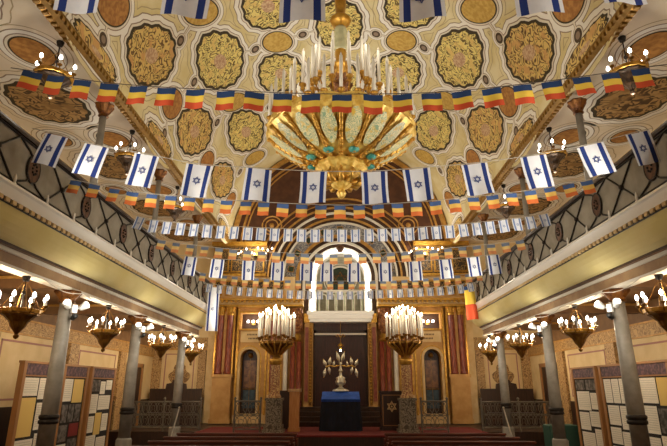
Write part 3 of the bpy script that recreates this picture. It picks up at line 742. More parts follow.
    m = MB().lathe([(.12,3.7),(.18,3.78),(.27,4.1),(.29,4.35),(.25,4.5),(.27,4.62),(.22,4.8)], (0,0,0), 24, wob=lambda a, z: 1+.12*cos(7*a+z*5))
    for q in range(14):
        a = 2*pi*q/14; z = 3.95+.42*(q % 2); m.ball((.24*cos(a), .24*sin(a), z), .085, 0, 6, 4)
    m.build('capital', 'bronze_red', t) if 'bronze_red' in MATS else (mat('bronze_red', '#6a3522', .45, .3, hex2='#a9743e', scale=12, bump=.4), m.build('capital', 'bronze_red', t))
    t = tag(MB().lathe([(.12,0),(.12,.1),(.09,.16),(.09,4.2),(.12,4.35),(.12,4.5)], seg=16).build('white_pipe_column', 'off_white', None, True, loc=(s*2.38, 23.14, .63)),
        f'slim white column standing {side} of the red ark column', 'column', 'slim white columns', 'thing')
    # wall lamp in the dark recess
    t = thing('wall_sconce', f'white two bulb wall lamp in the dark recess over the {side} niche', 'lamp', (s*3.92, 23.68, 4.86), 0, 'lamps over the niches')
    MB().box(-.08,.08,0,.1,-.1,.1).tube([(-.3,-.06,0),(.3,-.06,0)], .02, 6).build('bracket', 'gold_dark', t)
    for k in (-.22, .0, .22): MB().ball((k,-.1,.04), .06, 0, 10, 6).build('bulb', 'bulb_cool', t, True)
    point('sconce_light', (s*3.92, 23.3, 4.9), 9, NEUT, .1)
    # added bulbs imitating bright glints on the gilded scroll panels
    t = thing('wall_glint_cluster', f'added bulbs imitating glints on the {side} scroll panels of the upper altar wall', 'lamp', (s*3.9, 23.2, 7.95), 0, 'glint bulbs of the upper altar wall')
    MB().box(-.1,.1,-.02,.24,-.1,.05).tube([(-.9,-.05,.0),(-.4,-.1,.05),(.4,-.1,.05),(.9,-.05,.0)], .02, 6).build('bracket', 'gold_dark', t)
    rc = random.Random(4)
    for k in range(13):
        x, z = -.9+1.8*k/12+rc.uniform(-.05,.05), rc.uniform(-.12,.22)
        MB().lathe([(.012,0),(.034,.03),(.032,.07),(.0001,.1)], (x,-.09,z), 8).build('bulb', 'bulb', t, True)
        m2 = MB().tube([(x,-.06,.0),(x,-.09,z+.01)], .01, 5); m2.build('bulb_arm', 'gold_dark', t)
    point('glint_fill_light', (s*3.9, 22.8, 8.1), 42, NEUT, .25)  # added fill around the imitated glints
    # end wall of the aisle with framed panel and cartouche
    b = MB()
    bx(5.9, XW, 23.75, 24.29, 0, 8.55, 0)
    bx(5.9, XW, 23.70, 23.76, 3.72, 4.2, 1); bx(5.9, XW, 23.66, 23.76, 3.66, 3.72, 2)
    for x in (5.95, 7.92): bx(x, x+.34, 23.66, 23.76, 1.2, 3.66, 3)
    bx(6.38, 7.84, 23.71, 23.76, 1.7, 3.55, 4)
    for z in (1.76, 3.46): bx(6.46, 7.76, 23.695, 23.715, z, z+.045, 5)
    for x in (6.46, 7.72): bx(x, x+.045, 23.695, 23.715, 1.76, 3.5, 5)
    vs = [(s*7.08, 23.685, 2.62)]; n = 40
    for i in range(n):
        a = 2*pi*i/n; r = .40*(1+.18*cos(3*a+pi/2)+.07*cos(6*a)); vs.append((s*7.08+r*cos(a)*1.08, 23.685, 2.62+r*sin(a)))
    b.add(vs, [(0, 1+i, 1+(i+1) % n) for i in range(n)], 6)
    b.add([(v[0], 23.72, v[2]) for v in vs[1:]]+vs[1:], [(i, (i+1) % n, n+(i+1) % n, n+i) for i in range(n)], 6)
    struct('wall_end_'+side, b, ['wall_pale','scroll_frieze','gold_paint','scroll_pilaster','panel_cream','pink_line','cartouche'] if 'cartouche' in MATS or scroll('cartouche', '#7a5a36', '#b5905c', 3.5, 7, .22) else [])

# dais and the steps to the ark
struct('floor_dais', MB().box(-5.0, 5.0, 17.8, YE-.05, 0, .60, 0).box(5.0, XW-.01, 19.35, YE-.05, 0, .60, 0).box(-XW+.01, -5.0, 19.35, YE-.05, 0, .60, 0), ['wood_dark'])
t = tag(MB().bbox(-4.95, 4.95, 17.76, 21.45, .601, .62, .004).box(-4.95, 4.95, 17.755, 17.79, .56, .61).build('carpet', 'carpet_red'), 'red carpet over the altar platform with its edge hanging over the front', 'carpet', kind='thing')
for k in range(4):
    struct('floor_ark_step', MB().bbox(-1.17, 1.17, 21.5+k*.38, 23.2 if k < 3 else 23.6, .62+k*.17, .62+(k+1)*.17-.001, .01).box(-1.66, -1.17, 21.5+k*.38, 23.14, .62+k*.17, .62+(k+1)*.17-.001).box(1.17, 1.66, 21.5+k*.38, 23.14, .62+k*.17, .62+(k+1)*.17-.001), ['wood_dark'])
# the ark
t = thing('torah_ark', 'tall dark maroon double doors of the ark under the white ledge', 'ark', (0, 23.6, 1.3))
MB().box(-1.19,-1.08,-.1,.1,0,3.2).box(1.08,1.19,-.1,.1,0,3.2).box(-1.19,1.19,-.1,.1,2.95,3.2).build('frame', 'wood_dark', t)
MB().box(-1.15,1.15,-.22,-.12,2.98,3.06).build('lintel_shelf', 'off_white', t)
MB().box(-1.19,1.19,-.15,.1,3.2,3.5).build('lintel', 'wood_ark', t)
for k in (-1, 1):
    m = MB().box(min(0.01*k,1.08*k),max(0.01*k,1.08*k),-.04,.04,0,2.95)
    for z0, z1 in ((.2,1.0),(1.15,2.0),(2.12,2.8)):
        m.box(min(.14*k,.95*k),max(.14*k,.95*k),-.06,-.04,z0,z1); m.box(min(.22*k,.87*k),max(.22*k,.87*k),-.075,-.06,z0+.08,z1-.08)
    d_ = m.build('door', 'wood_ark', t)
    MB().ball((k*.07,-.08,1.45), .035, 0, 8, 5).build('handle', 'brass', d_, True)
t = thing('eternal_lamp', 'small hanging lamp glowing before the upper ark doors', 'lamp', (0.0, 22.9, 3.78))
MB().tube([(0,0,.15),(0,0,1.03)], .008, 4).build('hanging_chain', 'brass', t)
MB().lathe([(.0001,-.16),(.03,-.13),(.10,-.03),(.13,.0),(.11,.04),(.03,.12),(.0001,.16)], seg=14).build('bowl', 'brass', t, True)
MB().ball((0,-.02,-.2), .045, 0, 8, 6).build('bulb', 'bulb', t, True)
m = MB()
for k in (-1, 1): m.tube([(0,-.05,.35),(k*.12,-.05,.48),(k*.2,-.05,.40),(k*.12,-.05,.36)], .02, 5)
m.build('ornament', 'brass', t)

# reading table under its blue cloth
TY = 19.6
t = thing('reading_table', 'reading table with sloped bright blue cloth top and dark skirt before the ark', 'table', (0, TY, .62))
MB().box(-.62,.62,-.22,.5,0,1.0).build('base', 'wood_dark', t)
b = MB(); top = [(-.68,-.3,1.06),(.68,-.3,1.06),(.66,.3,1.30),(-.66,.3,1.30),(-.66,.6,1.30),(.66,.6,1.30)]
b.add(top+[(x,y,z-.05) for x, y, z in top], [(0,1,2,3),(3,2,5,4),(6,9,8,7),(9,10,11,8),(0,6,7,1),(4,5,11,10),(0,3,9,6),(3,4,10,9),(1,7,8,2),(2,8,11,5)])
b.build('blue_cloth', 'velvet_blue', t)
b = MB(); P = []; n = 100        # pleated skirt
for i in range(n+1):
    u = i/n*(1.36+.9*2)
    if u < .9: p = (-.68, .6-u)
    elif u < 2.26: p = (-.68+(u-.9), -.3)
    else: p = (.68, -.3+(u-2.26))
    P.append(p)
vs = []
for i, (x, y) in enumerate(P):
    w = .025*sin(i*1.3); fl_ = .09
    zt = 1.055 if y < -.29 else 1.055+.24*min(1, (y+.3)/.6)
    vs += [(x*(1+.005), y-(.005 if y < -.29 else 0), zt), (x*(1+fl_)+w*(abs(x) > .67), y-(fl_*.6+w)*(y < -.29), .01)]
b.add(vs, [(2*i, 2*i+1, 2*i+3, 2*i+2) for i in range(n)]); b.build('skirt', 'velvet_navy', t, True)
b = MB(); b.tube([(-.69,-.31,1.05),(.69,-.31,1.05)], .014, 5)
for k in range(46): b.tube([(-.68+k*.0302,-.315,1.04),(-.68+k*.0302,-.325,.97)], .006, 4)
b.build('fringe', 'velvet_blue', t)
# menorah on the table
t = thing('menorah', 'large gilded branched menorah with leaf shaped lamps standing on the blue table', 'menorah', (0, TY+.45, 1.925))
MB().lathe([(.0001,0),(.30,0),(.31,.04),(.24,.08),(.13,.11),(.08,.16),(.0001,.18)], seg=24).build('base', 'silver', t, True)
MB().lathe([(.06,.15),(.05,.2),(.15,.25),(.19,.34),(.15,.42),(.17,.48),(.09,.53),(.05,.57),(.045,.70),(.08,.75),(.04,.80),(.035,.95),(.06,1.0),(.03,1.04)], seg=18, wob=lambda a, z: 1+.08*cos(6*a)).build('stem', 'silver', t, True)
bar = MB().tube([(-.56,0,.86),(-.40,0,.92),(-.2,0,.88),(0,0,.94),(.2,0,.88),(.40,0,.92),(.56,0,.86)], .024, 6)
for q in (-.44,-.3,-.15,.15,.3,.44): bar.ball((q,0,.9), .042, 0, 8, 5)
bar.build('crossbar', 'brass', t, True)
for sx in (-1, 1):
    for x0, z0, x1, z1, wd in ((.56,.82,.62,.50,.07), (.54,.88,.64,1.14,.075), (.42,.92,.38,1.22,.075), (.44,.88,.40,.62,.06), (.26,.9,.24,1.08,.05), (.03,1.02,.15,1.42,.075)):
        P = [(sx*(x0+(x1-x0)*g), 0, z0+(z1-z0)*g) for g in (0, .15, .4, .65, .85, 1)]
        lf = MB().tube(P, [.015, .03, wd, wd*.8, wd*.4, .006], 8).build('lamp_leaf', 'silver', t, True)
        MB().ball(P[-1], .022, 0, 8, 5).build('lamp_tip', 'brass', lf, True)
point('altar_fill_light', (0, 18.6, 5.6), 22, WARM, .3, 'SPOT', (0, 20.5, 2.6), 40)  # added spot with no fixture, brightens menorah and table

# wooden pedestal, stand, star lectern
t = thing('wooden_post', 'plain honey coloured wooden post standing left of the blue table', 'pedestal', (-1.62, 19.3, .62))
MB().box(-.2,.2,-.2,.2,0,.12).box(-.17,.17,-.17,.17,.12,1.30).build('shaft', 'honey_wood', t)
MB().bbox(-.23,.23,-.23,.23,1.30,1.40,.015).build('cap', 'wood_light', t)
t = thing('dark_stand', 'dark wooden stand half hidden behind the honey coloured post', 'stand', (-2.05, 20.6, .62))
MB().bbox(-.3,.3,-.25,.25,0,1.28,.01).build('body', 'wood_dark', t); MB().bbox(-.34,.34,-.29,.29,1.28,1.34,.01).build('top', 'wood_dark', t)
t = thing('star_lectern', 'dark wooden lectern with a pale six pointed star on its front', 'lectern', (1.82, 19.9, .62))
MB().box(-.42,.42,-.25,.25,0,.1).box(-.38,.38,-.22,.22,.1,1.26).build('body', 'wood_dark', t)
b = MB().prism([(-.42,1.26),(.42,1.26),(.42,1.33),(-.42,1.33)], -.28, .28); b.build('top', 'wood_dark', t)
b = MB().box(-.33,-.30,-.235,-.215,.15,1.2).box(.30,.33,-.235,-.215,.15,1.2).box(-.33,.33,-.235,-.215,.15,.18).box(-.33,.33,-.235,-.215,1.17,1.2); b.build('frame', 'wood_mid', t)
b = MB(); star(b, 0, .80, .20, .032, -.232); b.ball((0,-.225,.80), .035, 0, 8, 5); b.build('star_emblem', 'ochre_pale', t)

# the two tall candelabra
def candelabrum():
    t = thing('floor_candelabrum', '', 'candelabrum', group='tall candelabra before the altar')
    MB().box(-.36,.36,-.36,.36,0,.10).box(-.31,.31,-.31,.31,.10,.24).box(-.26,.26,-.26,.26,.24,1.02).box(-.30,.30,-.30,.30,1.02,1.10).build('plinth', 'cand_stone', t)
    MB().lathe([(.21,1.10),(.22,1.16),(.17,1.24),(.16,2.05),(.15,2.20)], seg=24, wob=lambda a, z: 1+.04*cos(12*a)).build('shaft', 'cand_shaft', t)
    MB().lathe([(.15,2.20),(.22,2.24),(.20,2.30),(.26,2.36),(.16,2.44)], seg=24).build('collar', 'gold', t, True)
    MB().lathe([(.14,2.44),(.16,2.52),(.26,2.66),(.37,2.80),(.50,2.88),(.57,2.92),(.58,3.0),(.52,3.02),(.40,2.96),(.1,2.95)], seg=48, wob=lambda a, z: 1+.04*cos(16*a)).build('bowl', 'gold_dark', t)
    for k in range(16):
        a = 2*pi*k/16
        MB().tube([(.17*cos(a),.17*sin(a),2.54),(.37*cos(a),.37*sin(a),2.74),(.57*cos(a),.57*sin(a),2.86),(.62*cos(a),.62*sin(a),2.98)], [.03,.035,.03,.015], 6).build('leaf', 'gold', t, True)
    def cnd(r, a, zb, h):
        x, y = r*cos(a), r*sin(a)
        arm = MB().tube([(x*.7,y*.7,2.95),(x*.95,y*.95,zb-.1),(x,y,zb)], .022, 5).lathe([(.02,zb-.04),(.06,zb),(.075,zb+.04),(.03,zb+.06)], (x,y,0), 8).build('candle_arm', 'gold_dark', t)
        MB().lathe([(.027,zb+.05),(.025,zb+h)], (x,y,0), 8).build('candle', 'candle_white', arm, True)
        MB().lathe([(.015,zb+h),(.034,zb+h+.04),(.026,zb+h+.09),(.0001,zb+h+.13)], (x,y,0), 8).build('bulb', 'bulb', arm, True)
    for k in range(12): cnd(.64, 2*pi*(k+.5)/12, 3.10, .78)
    for k in range(8): cnd(.40, 2*pi*k/8, 3.18, .88)
    for k in range(3): cnd(.18, 2*pi*k/3+.3, 3.22, .95)
    return t
scroll('cand_stone', '#8a7d68', '#4e4436', 5, 7, .22); scroll('cand_shaft', '#8d5a3c', '#c9a56a', 5, 8, .22)
ca = candelabrum()
for s in (-1, 1):
    lab = f"tall lit candelabrum {'left of the honey coloured wooden post' if s < 0 else 'right of the star lectern'}"
    if s < 0: ca.location = (-2.28, 18.9, .62); ca['label'] = lab
    else: dup(ca, (2.28, 18.9, .62), None, lab)
    point('candelabrum_light', (s*2.28, 18.7, 5.15), 22, WARM, .35)

# wrought iron railing panels
def iron_panel(b, x0, x1, z0, z1, cell, r=.014):
    b.tube([(x0,0,z1),(x1,0,z1)], .028, 6); b.tube([(x0,0,z0),(x1,0,z0)], .022, 6); b.tube([(x0,0,(z0+z1)/2),(x1,0,(z0+z1)/2)], .014, 5)
    n = max(1, round((x1-x0)/cell)); w = (x1-x0)/n; h = (z1-z0)/2
    for i in range(n):
        for j in range(2):
            cx, cz = x0+w*(i+.5), z0+h*(j+.5)
            b.tube([(cx+w*.46*cos(2*pi*k/14), 0, cz+h*.46*sin(2*pi*k/14)) for k in range(14)], r, 5, 0, True)
            for sx in (-1, 1):
                b.tube([(cx+sx*w*.5, 0, cz-h*.48),(cx+sx*w*.14, 0, cz-h*.12),(cx+sx*w*.22, 0, cz+h*.12),(cx, 0, cz+h*.22)], r*.9, 5)
                b.tube([(cx+sx*w*.5, 0, cz+h*.48),(cx+sx*w*.2, 0, cz+h*.2)], r*.9, 5)
for s in (-1, 1):
    side = 'left' if s < 0 else 'right'
    t = thing('iron_railing', f'short scrolled iron railing beside the {side} candelabrum', 'railing', (s*3.17, 18.75, .62), 0, 'iron railings of the altar platform')
    b = MB(); iron_panel(b, -.42, .42, .10, 1.0, .42); b.build('scroll_panel', 'iron_grey', t)
    for x in (-.44, .44):
        MB().tube([(x,0,0),(x,0,1.06)], .03, 8).ball((x,0,1.09), .045, 0, 8, 5).build('post', 'iron_grey', t)
    t = thing('iron_balustrade', f'long pale scrolled iron balustrade closing the {side} aisle before the dark stalls', 'railing', (s*6.3, 19.6, .60), 0, 'iron balustrades closing the aisles')
    b = MB(); iron_panel(b, -1.3, 1.3, .12, .98, .26, .014); b.build('scroll_panel', 'iron_pale' if 'iron_pale' in MATS else mat('iron_pale', '#736b5d', .5, .3).name, t)
    for x in (-1.32, 0, 1.32): MB().tube([(x,.0,0),(x,.0,1.05)], .032, 8).ball((x,0,1.08), .05, 0, 8, 5).build('post', 'iron_pale', t)
    # stalls of dark wood at the end of the aisle
    t = thing('choir_stall', f'dark wooden high backed stall below the cream panel ending the {side} aisle', 'stall', (s*7.0, 22.9, .60), 0, 'dark wooden stalls')
    MB().box(-1.1,1.1,.2,.3,0,1.35).box(-1.1,1.1,.16,.34,1.35,1.42).build('back', 'wood_dark', t)
    MB().box(-1.1,1.1,-.25,.2,.42,.48).box(-1.05,1.05,-.2,.2,0,.42).build('seat', 'wood_dark', t)
    for x in (-1.1, 1.04): MB().box(x, x+.06, -.3, .3, 0, .75).build('armrest', 'wood_dark', t)
    MB().prism([(-.45,1.42),(.45,1.42),(.42,1.62),(.2,1.66),(.15,1.78),(-.15,1.78),(-.2,1.66),(-.42,1.62)], .2, .28).build('crest', 'wood_dark', t)
    # thin handrail on the steps beside the pews
    t = thing('thin_handrail', f'thin pale pole leaning by the altar platform {side} of the pews', 'pole', (s*4.98, 17.3, 0), 0, 'thin pale poles')
    MB().tube([(s*.42,0,.0),(s*.1,.0,1.45)], .022, 8).build('pole', 'off_white', t)
    MB().ball((s*.1,.0,1.46), .035, 0, 8, 5).build('knob', 'silver', t)

# doors of the aisles
for s in (-1, 1):
    b = MB(); w = s*(XW-.02); d = -s
    b.box(w, w+d*.10, 20.75, 20.9, 0, 3.0, 1); b.box(w, w+d*.10, 22.2, 22.35, 0, 3.0, 1); b.box(w, w+d*.10, 20.75, 22.35, 2.85, 3.0, 1)
    b.box(w, w+d*.05, 20.9, 22.2, 0, 2.85, 0)
    for y in (21.0, 21.6):
        for z in (.75, 1.8): b.box(w, w+d*.07, y, y+.5, z, z+.9, 0)
    struct('door_'+('1' if s < 0 else '2'), b, ['wood_dark','wood_mid'])

# pews
def pew():
    t = thing('pew', '', 'pew', group='red brown wooden pews')
    MB().box(-1.75,1.75,-.02,.02,.18,.74).build('backrest', 'wood_red', t)
    MB().bbox(-1.78,1.78,-.05,.05,.74,.79,.012).build('top_rail', 'wood_red', t)
    MB().bbox(-1.75,1.75,.02,.42,.40,.44,.01).build('seat', 'wood_red', t)
    for x in (-1.78, 1.74): MB().box(x, x+.04, -.04, .42, 0, .62).build('end_panel', 'wood_red', t)
    MB().box(-1.7,1.7,-.22,-.03,.60,.63).build('book_ledge', 'wood_red', t)
    return t
pw = pew(); PY = (16.4, 15.2, 14.0, 12.8, 11.6)
WHERE = ('in the row nearest the altar', 'second row from the altar', 'third row from the altar', 'fourth row from the altar', 'fifth row from the altar')
for s in (-1, 1):
    for i, y in enumerate(PY):
        lab = f"red brown wooden pew {'left' if s < 0 else 'right'} of the centre aisle, {WHERE[i]}"
        if s < 0 and i == 0: pw.location = (-3.05, y, 0); pw['label'] = lab
        else: dup(pw, (s*3.05, y, 0), None, lab)

# exhibition boards in the aisles
P_, Y_, D_, Q_ = 'paper', 'paper_yellow', 'photo_dark', 'photo_red'
LAY = {3: [(.0,.0,.46,.2,P_),(.5,.0,.48,.24,P_),(.0,.22,.46,.42,Y_),(.52,.28,.4,.3,P_),(.0,.67,.56,.33,P_),(.6,.62,.38,.36,P_)],
 11: [(.0,.0,.4,.28,P_),(.45,.0,.5,.3,Y_),(.05,.32,.26,.22,D_),(.36,.32,.26,.22,D_),(.67,.32,.28,.22,D_),(.0,.57,.42,.2,D_),(.5,.56,.46,.16,Q_),(.0,.8,.45,.2,P_),(.5,.75,.46,.25,D_)],
 5: [(.0,.0,.36,.16,D_),(.4,.02,.24,.18,P_),(.68,.0,.3,.14,P_),(.0,.2,.34,.26,P_),(.38,.22,.58,.2,P_),(.0,.5,.28,.22,P_),(.32,.46,.3,.3,Y_),(.66,.48,.3,.24,P_),(.0,.76,.45,.22,P_),(.5,.8,.46,.18,P_)],
 8: [(.0,.0,.46,.14,D_),(.52,.0,.46,.14,D_),(.0,.18,.3,.22,P_),(.34,.16,.62,.26,P_),(.0,.43,.44,.2,P_),(.48,.45,.48,.24,P_),(.0,.66,.3,.3,P_),(.34,.72,.6,.28,P_)],
 13: [(.0,.0,.28,.3,P_),(.32,.0,.3,.3,P_),(.66,.0,.32,.3,P_),(.0,.33,.4,.28,P_),(.45,.33,.5,.24,P_),(.0,.64,.46,.18,P_),(.5,.6,.46,.2,P_),(.0,.84,.46,.16,D_),(.5,.83,.46,.17,P_)],
 21: [(.0,.0,.36,.3,Y_),(.4,.0,.56,.28,P_),(.0,.33,.46,.26,D_),(.5,.31,.46,.3,P_),(.0,.62,.5,.36,P_),(.55,.65,.42,.33,P_)]}
def board(side, y0, y1, label, seed):
    s = side; w = y1-y0; rnd = random.Random(seed)
    t = thing('exhibition_board', label, 'board', (s*7.0, (y0+y1)/2, 0), 0, 'exhibition boards in the aisles')
    f = -s                                     # face towards the nave
    MB().box(-.03,.03,-w/2+.05,w/2-.05,.25,2.32).build('backing', 'board_black', t)
    for y in (-w/2, w/2-.11):
        MB().box(-.06,.06,y,y+.11,0,2.62).build('post', 'wood_mid', t)
        MB().box(-.25,.25,y+.02,y+.09,0,.06).build('foot', 'wood_mid', t)
    MB().box(-.05,.05,-w/2+.10,w/2-.10,2.33,2.58).build('header', 'header_purple', t)
    MB().box(-.05,.05,-w/2+.10,w/2-.10,2.30,2.335).box(-.07,.07,-w/2-.02,w/2+.02,2.58,2.63).build('rail', 'wood_mid', t)
    xf = f*.035; H = 1.95; W = w-.28
    for (u, v, a, c_, m) in LAY[seed]:         # fractions of the board, from its top corner nearest the camera
        y, z, ww, hh = -w/2+.14+u*W, 2.27-v*H, a*W, c_*H
        nm = 'photo_print' if m.startswith('photo') else 'paper_sheet'
        b = MB().box(min(xf,xf+f*.006), max(xf,xf+f*.006), y, y+ww, z-hh, z, 0)
        if m == 'paper':
            for q in range(int((hh-.08)/.05)):
                b.box(min(xf+f*.006,xf+f*.008), max(xf+f*.006,xf+f*.008), y+.03, y+ww-.03-rnd.uniform(0,.08), z-.06-q*.05, z-.05-q*.05, 1)
        b.build(nm, [m, 'print_grey' if 'print_grey' in MATS else mat('print_grey', '#b5afa3', .8).name], t)
    return t
board(-1, 11.75, 13.25, 'exhibition board of mostly white papers behind the nearest left column', 3)
board(-1, 13.5, 14.85, 'exhibition board with dark photographs just beyond the nearest left column', 11)
board(-1, 15.05, 16.65, 'exhibition board farthest along the left aisle beside the doorway', 5)
board(1, 14.85, 16.4, 'exhibition board farthest along the right aisle beside a green cabinet', 8)
board(1, 13.25, 14.65, 'exhibition board of white papers between the two nearest right columns', 13)
board(1, 11.5, 13.0, 'exhibition board behind and beside the nearest right column, cut by the edge', 21)
t = thing('green_cabinet', 'low dark green cabinet beyond the exhibition boards of the right aisle', 'cabinet', (6.9, 17.6, 0))
MB().bbox(-.45,.45,-.3,.3,0,.95,.02).build('body', 'green_cabinet', t)
for x in (-.43, .01): d_ = MB().box(x, x+.42, -.32, -.30, .06, .88).build('door', 'green_cabinet', t); MB().ball((x+(.38 if x < 0 else .04),-.34,.5), .02, 0, 6, 4).build('knob', 'brass', d_)

# ------------------------------------------------------------------ flags
def flag_mesh(name, w, h, kind, wav=.02, ph=0.):
    b = MB(); nx, nz = 12, 8
    def Y(u, v): return wav*sin(u*5.5+ph)*(.3+.7*v)+wav*.5*sin(v*4+ph*2)*v
    if kind in ('star', 'pale'): us = [0,.09,.16,.25,.34,.42,.5,.58,.66,.75,.84,.91,1]; vs_ = [i/nz for i in range(nz+1)]
    else: us = [i/8 for i in range(9)]; vs_ = [0,.11,.22,.333,.44,.55,.667,.78,.89,1]
    n = len(us)
    V = [((u-.5)*w*(1-.03*sin(v*3+ph)), Y(u, v), -v*h-.012) for v in vs_ for u in us]
    b.v = V
    for j in range(len(vs_)-1):
        for i in range(n-1):
            b.f.append((j*n+i, j*n+i+1, (j+1)*n+i+1, (j+1)*n+i))
            if kind in ('star', 'pale'): b.mi.append(1 if .09 <= us[i] and us[i+1] <= .26 or .74 <= us[i] and us[i+1] <= .92 else 0)
            elif kind == 'pole': b.mi.append(0 if j < 1 else 1 if j < 5 else 2)
            else: b.mi.append(min(2, int((vs_[j]+.01)*3)))
    if kind in ('star', 'pale'):
        r = w*.17; cz = -.5*h-.012; yc = Y(.5, .5)
        for off in (-.012, .012): star(b, 0, cz, r, r*.15, yc+off, 1)
    return b.mesh(name, ['flag_white','flag_blue'] if kind == 'star' else ['flag_white','pale_blue'] if kind == 'pale' else ['backlit_blue','backlit_yellow','backlit_red'] if kind == 'backlit' else ['backlit_far_blue','backlit_far_yellow','backlit_far_red'] if kind == 'backlit_far' else ['r_blue','r_yellow','r_red'], False)
def string(pts, name, label, r=.007, m='cord'):
    o = MB().tube(pts, r, 5).build(name, m); tag(o, label, 'string', None, 'thing'); return o
class Curve:
    """sagging line through picture-measured points, kept on its own plane across the nave"""
    def __init__(s, pix, y):
        s.y = y; P = sorted(on_y(px, py, y) for px, py in pix); s.P = P
    def z(s, x):
        P = s.P
        if x <= P[0][0]: i = 0
        elif x >= P[-1][0]: i = len(P)-2
        else: i = max(k for k in range(len(P)-1) if P[k][0] <= x)
        (x0, z0), (x1, z1) = P[i], P[i+1]
        m = lambda k: (P[min(k+1, len(P)-1)][1]-P[max(k-1, 0)][1])/(P[min(k+1, len(P)-1)][0]-P[max(k-1, 0)][0])
        h = x1-x0; t = (x-x0)/h; t = max(-.2, min(1.2, t)); m0, m1 = m(i)*h, m(i+1)*h
        return (2*t**3-3*t*t+1)*z0+(t**3-2*t*t+t)*m0+(-2*t**3+3*t*t)*z1+(t**3-t*t)*m1
    def slope(s, x): return (s.z(x+.05)-s.z(x-.05))/.1
def garland(pix, y, xs, w, h, kind, cname, where, group, tilt=.8, cord='cord', ext=0):
    c = Curve(pix, y); rnd = random.Random(int(y*100))
    xa, xb = max(-5.1, c.P[0][0]-ext), min(5.1, c.P[-1][0]+ext)
    string([(xa+(xb-xa)*i/60, y, c.z(xa+(xb-xa)*i/60)) for i in range(61)], 'hanging_string', 'thin string carrying each '+where, .007, cord)
    meshes = [flag_mesh('hanging_flag', w, h, 'backlit_far' if kind == 'tri' and y > 13 else 'backlit' if kind == 'tri' and y > 8.5 else 'pale' if kind == 'star' and w < .3 else kind, .012+.03*w, k*1.7) for k in range(5)]  # farther tricolours get paler colours imitating light through the cloth
    xs = sorted(x for x in xs if abs(x) < 5.07-w*.5); N = len(xs)
    for i, x in enumerate(xs):
        o = bpy.data.objects.new('hanging_'+cname, meshes[rnd.randrange(5)]); COL.objects.link(o)
        o.location = (x, y-.012, c.z(x)-.008)
        o.rotation_euler = (R_(rnd.uniform(-4, 4)), -math.atan(c.slope(x))*tilt, R_(rnd.uniform(-9, 9)))
        pos = f'{ORD[i]} from the left' if i < (N+1)//2 else (f'{ORD[N-1-i]} from the right' if N-1-i else 'last on the right')
        if i == 0: pos = 'first on the left'
        tag(o, f'{where}, {pos}', 'flag', group, 'thing')
def px_x(pxs, pix, y):
    def py(p):
        for (a, b), (c, d) in zip(pix, pix[1:]):
            if p <= c or (c, d) == pix[-1]: return b+(d-b)*(p-a)/(c-a)
    return [on_y(p, py(p)+4, y)[0] for p in pxs]
IS, RO = 'star_flag', 'tricolour_flag'
# six large flags overhead, cut by the top of the picture
garland([(60,-34),(190,-26),(340,-24),(480,-26),(640,-38)], 5.0, px_x((85,190,303,420,532,612), [(60,-34),(190,-26),(340,-24),(480,-26),(640,-38)], 5.0), .53, .60, 'star', IS, 'big blue and white flag cut by the picture top', 'large star flags overhead', .8, 'cord_pale', 1.2)
# row of small tricolour flags across the great chandelier
garland([(26,70),(110,83),(240,91),(340,94),(440,92),(540,82),(648,67)], 6.9, px_x([33,57,83,110,139,167,196,226,255,283,311,342,373,402,431,461,491,522,551,581,610,640], [(26,70),(110,83),(240,91),(340,94),(440,92),(540,82),(648,67)], 6.9), .29, .31, 'tri', RO, 'tricolour flag strung across the great chandelier', 'upper tricolour flags', .9, 'cord', .4)
# large star flags below the chandelier
garland([(44,131),(98,145),(147,154),(200,164),(259,168),(314,171),(374,171),(416,168),(474,163),(533,155),(590,144),(640,131)], 7.6, px_x((57,97,147,200,259,314,374,416,474,533,590,637), [(44,131),(98,145),(147,154),(200,164),(259,168),(314,171),(374,171),(416,168),(474,163),(533,155),(590,144),(640,131)], 7.6), .42, .54, 'star', IS, 'blue and white flag in the row under the great chandelier', 'star flags under the chandelier', .95, 'cord_pale', .2)
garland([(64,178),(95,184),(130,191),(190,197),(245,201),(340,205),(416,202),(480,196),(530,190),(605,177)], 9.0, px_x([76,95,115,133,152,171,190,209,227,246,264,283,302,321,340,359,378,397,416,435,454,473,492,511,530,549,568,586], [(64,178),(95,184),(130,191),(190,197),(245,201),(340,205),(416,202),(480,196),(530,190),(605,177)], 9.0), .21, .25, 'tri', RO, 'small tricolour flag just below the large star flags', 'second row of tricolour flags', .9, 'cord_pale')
garland([(128,212),(150,219),(200,224),(270,228),(340,229),(420,227),(480,222),(530,216),(562,210)], 12.1, px_x([141+13.4*k for k in range(31)], [(128,212),(150,219),(200,224),(270,228),(340,229),(420,227),(480,222),(530,216),(562,210)], 12.1), .23, .31, 'star', IS, 'tiny blue and white flag in the row of close set flags', 'close set small star flags', .9, 'cord_pale')
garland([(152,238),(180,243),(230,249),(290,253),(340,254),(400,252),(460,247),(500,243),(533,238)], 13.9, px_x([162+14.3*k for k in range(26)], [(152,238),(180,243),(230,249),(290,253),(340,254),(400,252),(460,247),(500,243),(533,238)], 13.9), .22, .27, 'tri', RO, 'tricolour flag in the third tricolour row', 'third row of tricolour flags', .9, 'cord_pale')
garland([(178,255),(220,259),(280,261),(340,262),(415,261),(470,257),(507,253)], 15.8, px_x((191,218,249,278,307,327,354,385,415,445,473,493), [(178,255),(220,259),(280,261),(340,262),(415,261),(470,257),(507,253)], 15.8), .40, .60, 'star', IS, 'blue and white flag in the row before the lit arch', 'star flags before the lit arch', .9, 'cord_pale')
garland([(196,272),(230,276),(290,280),(340,281),(400,280),(450,276),(489,271)], 17.4, px_x([203+10.6*k for k in range(27)], [(196,272),(230,276),(290,280),(340,281),(400,280),(450,276),(489,271)], 17.4), .20, .27, 'tri', RO, 'tricolour flag in the lowest tricolour row', 'lowest row of tricolour flags', .9, 'cord_pale')
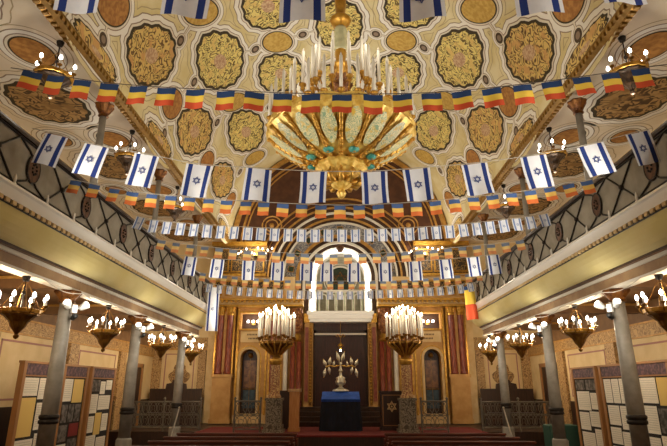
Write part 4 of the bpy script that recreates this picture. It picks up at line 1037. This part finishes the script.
garland([(203,283),(240,287),(290,290),(340,291),(400,289),(450,286),(482,281)], 18.6, px_x([210+10.0*k for k in range(27)], [(203,283),(240,287),(290,290),(340,291),(400,289),(450,286),(482,281)], 18.6), .22, .29, 'star', IS, 'tiny blue and white flag in the lowest row', 'lowest row of star flags', .9, 'cord_pale')
# flags on poles at the gallery ends
t = thing('hanging_pole_flag', 'long blue and white flag hanging at the altar end of the left gallery', 'flag', (-4.83, 19.7, 5.74), R_(32))
o = bpy.data.objects.new('cloth', flag_mesh('cloth', .46, 1.65, 'star', .05, .6)); COL.objects.link(o); o.parent = t
MB().tube([(-.27,0,.01),(.27,0,.01)], .016, 6).build('pole', 'wood_light', t)
t = thing('hanging_pole_flag', 'blue, yellow and red flag on a slanting pole at the right gallery end', 'flag', (4.87, 19.6, 5.74), R_(-10))
o = bpy.data.objects.new('cloth', flag_mesh('cloth', .40, 1.25, 'pole', .07, 1.4)); COL.objects.link(o); o.parent = t; o.rotation_euler = (0, R_(-3), 0)
MB().tube([(-.24,0,-.06),(.22,0,.14)], .016, 6).build('pole', 'wood_dark', t)

# ------------------------------------------------------------------ light from behind the camera's end of the hall (unseen chandeliers of its own row, added spots)
for s in (-1, 1):
    for y in (0.2, 4.4):
        dup(gc, (s*5.48, y, 7.78), None, f"dark bronze chandelier over the {'left' if s < 0 else 'right'} gallery near the entrance {'wall' if y < 1 else 'end'}")
        point('gallery_chandelier_light', (s*5.78, y, 7.3), 18, NEUT, .12)
        dup(ch, (s*5.68, y, 3.38), None, f"gilded chandelier below the {'left' if s < 0 else 'right'} gallery near the entrance {'wall' if y < 1 else 'end'}")
        point('aisle_chandelier_light', (s*6.1, y, 3.5), 34, WARM, .12)
        point('flood_and_fill_beam', (s*5.25, y+1.5, 3.75), 260, (1,.92,.78), .08, 'SPOT', (0, 10, 6.8), 60)  # added unseen spots without fixtures, aimed to brighten the great chandelier's bowl

# ------------------------------------------------------------------ camera and render settings
cam = bpy.data.cameras.new('camera'); co = bpy.data.objects.new('camera', cam); COL.objects.link(co)
cam.sensor_fit = 'HORIZONTAL'; cam.sensor_width = 36; cam.lens = F/667*36; cam.clip_start = .05
co.location = (0, 0, EYE); co.rotation_euler = (pi/2+TILT, 0, YAW); SC.camera = co
w = bpy.data.worlds.new('world'); SC.world = w; w.use_nodes = True
w.node_tree.nodes['Background'].inputs['Color'].default_value = (0, 0, 0, 1)
SC.view_settings.view_transform = 'Standard'; SC.view_settings.look = 'None'; SC.view_settings.gamma = 1
SC.view_settings.use_curve_mapping = False; SC.view_settings.exposure = 0.95
SC.cycles.use_denoising = True
SC.cycles.max_bounces = 6; SC.cycles.sample_clamp_indirect = 6
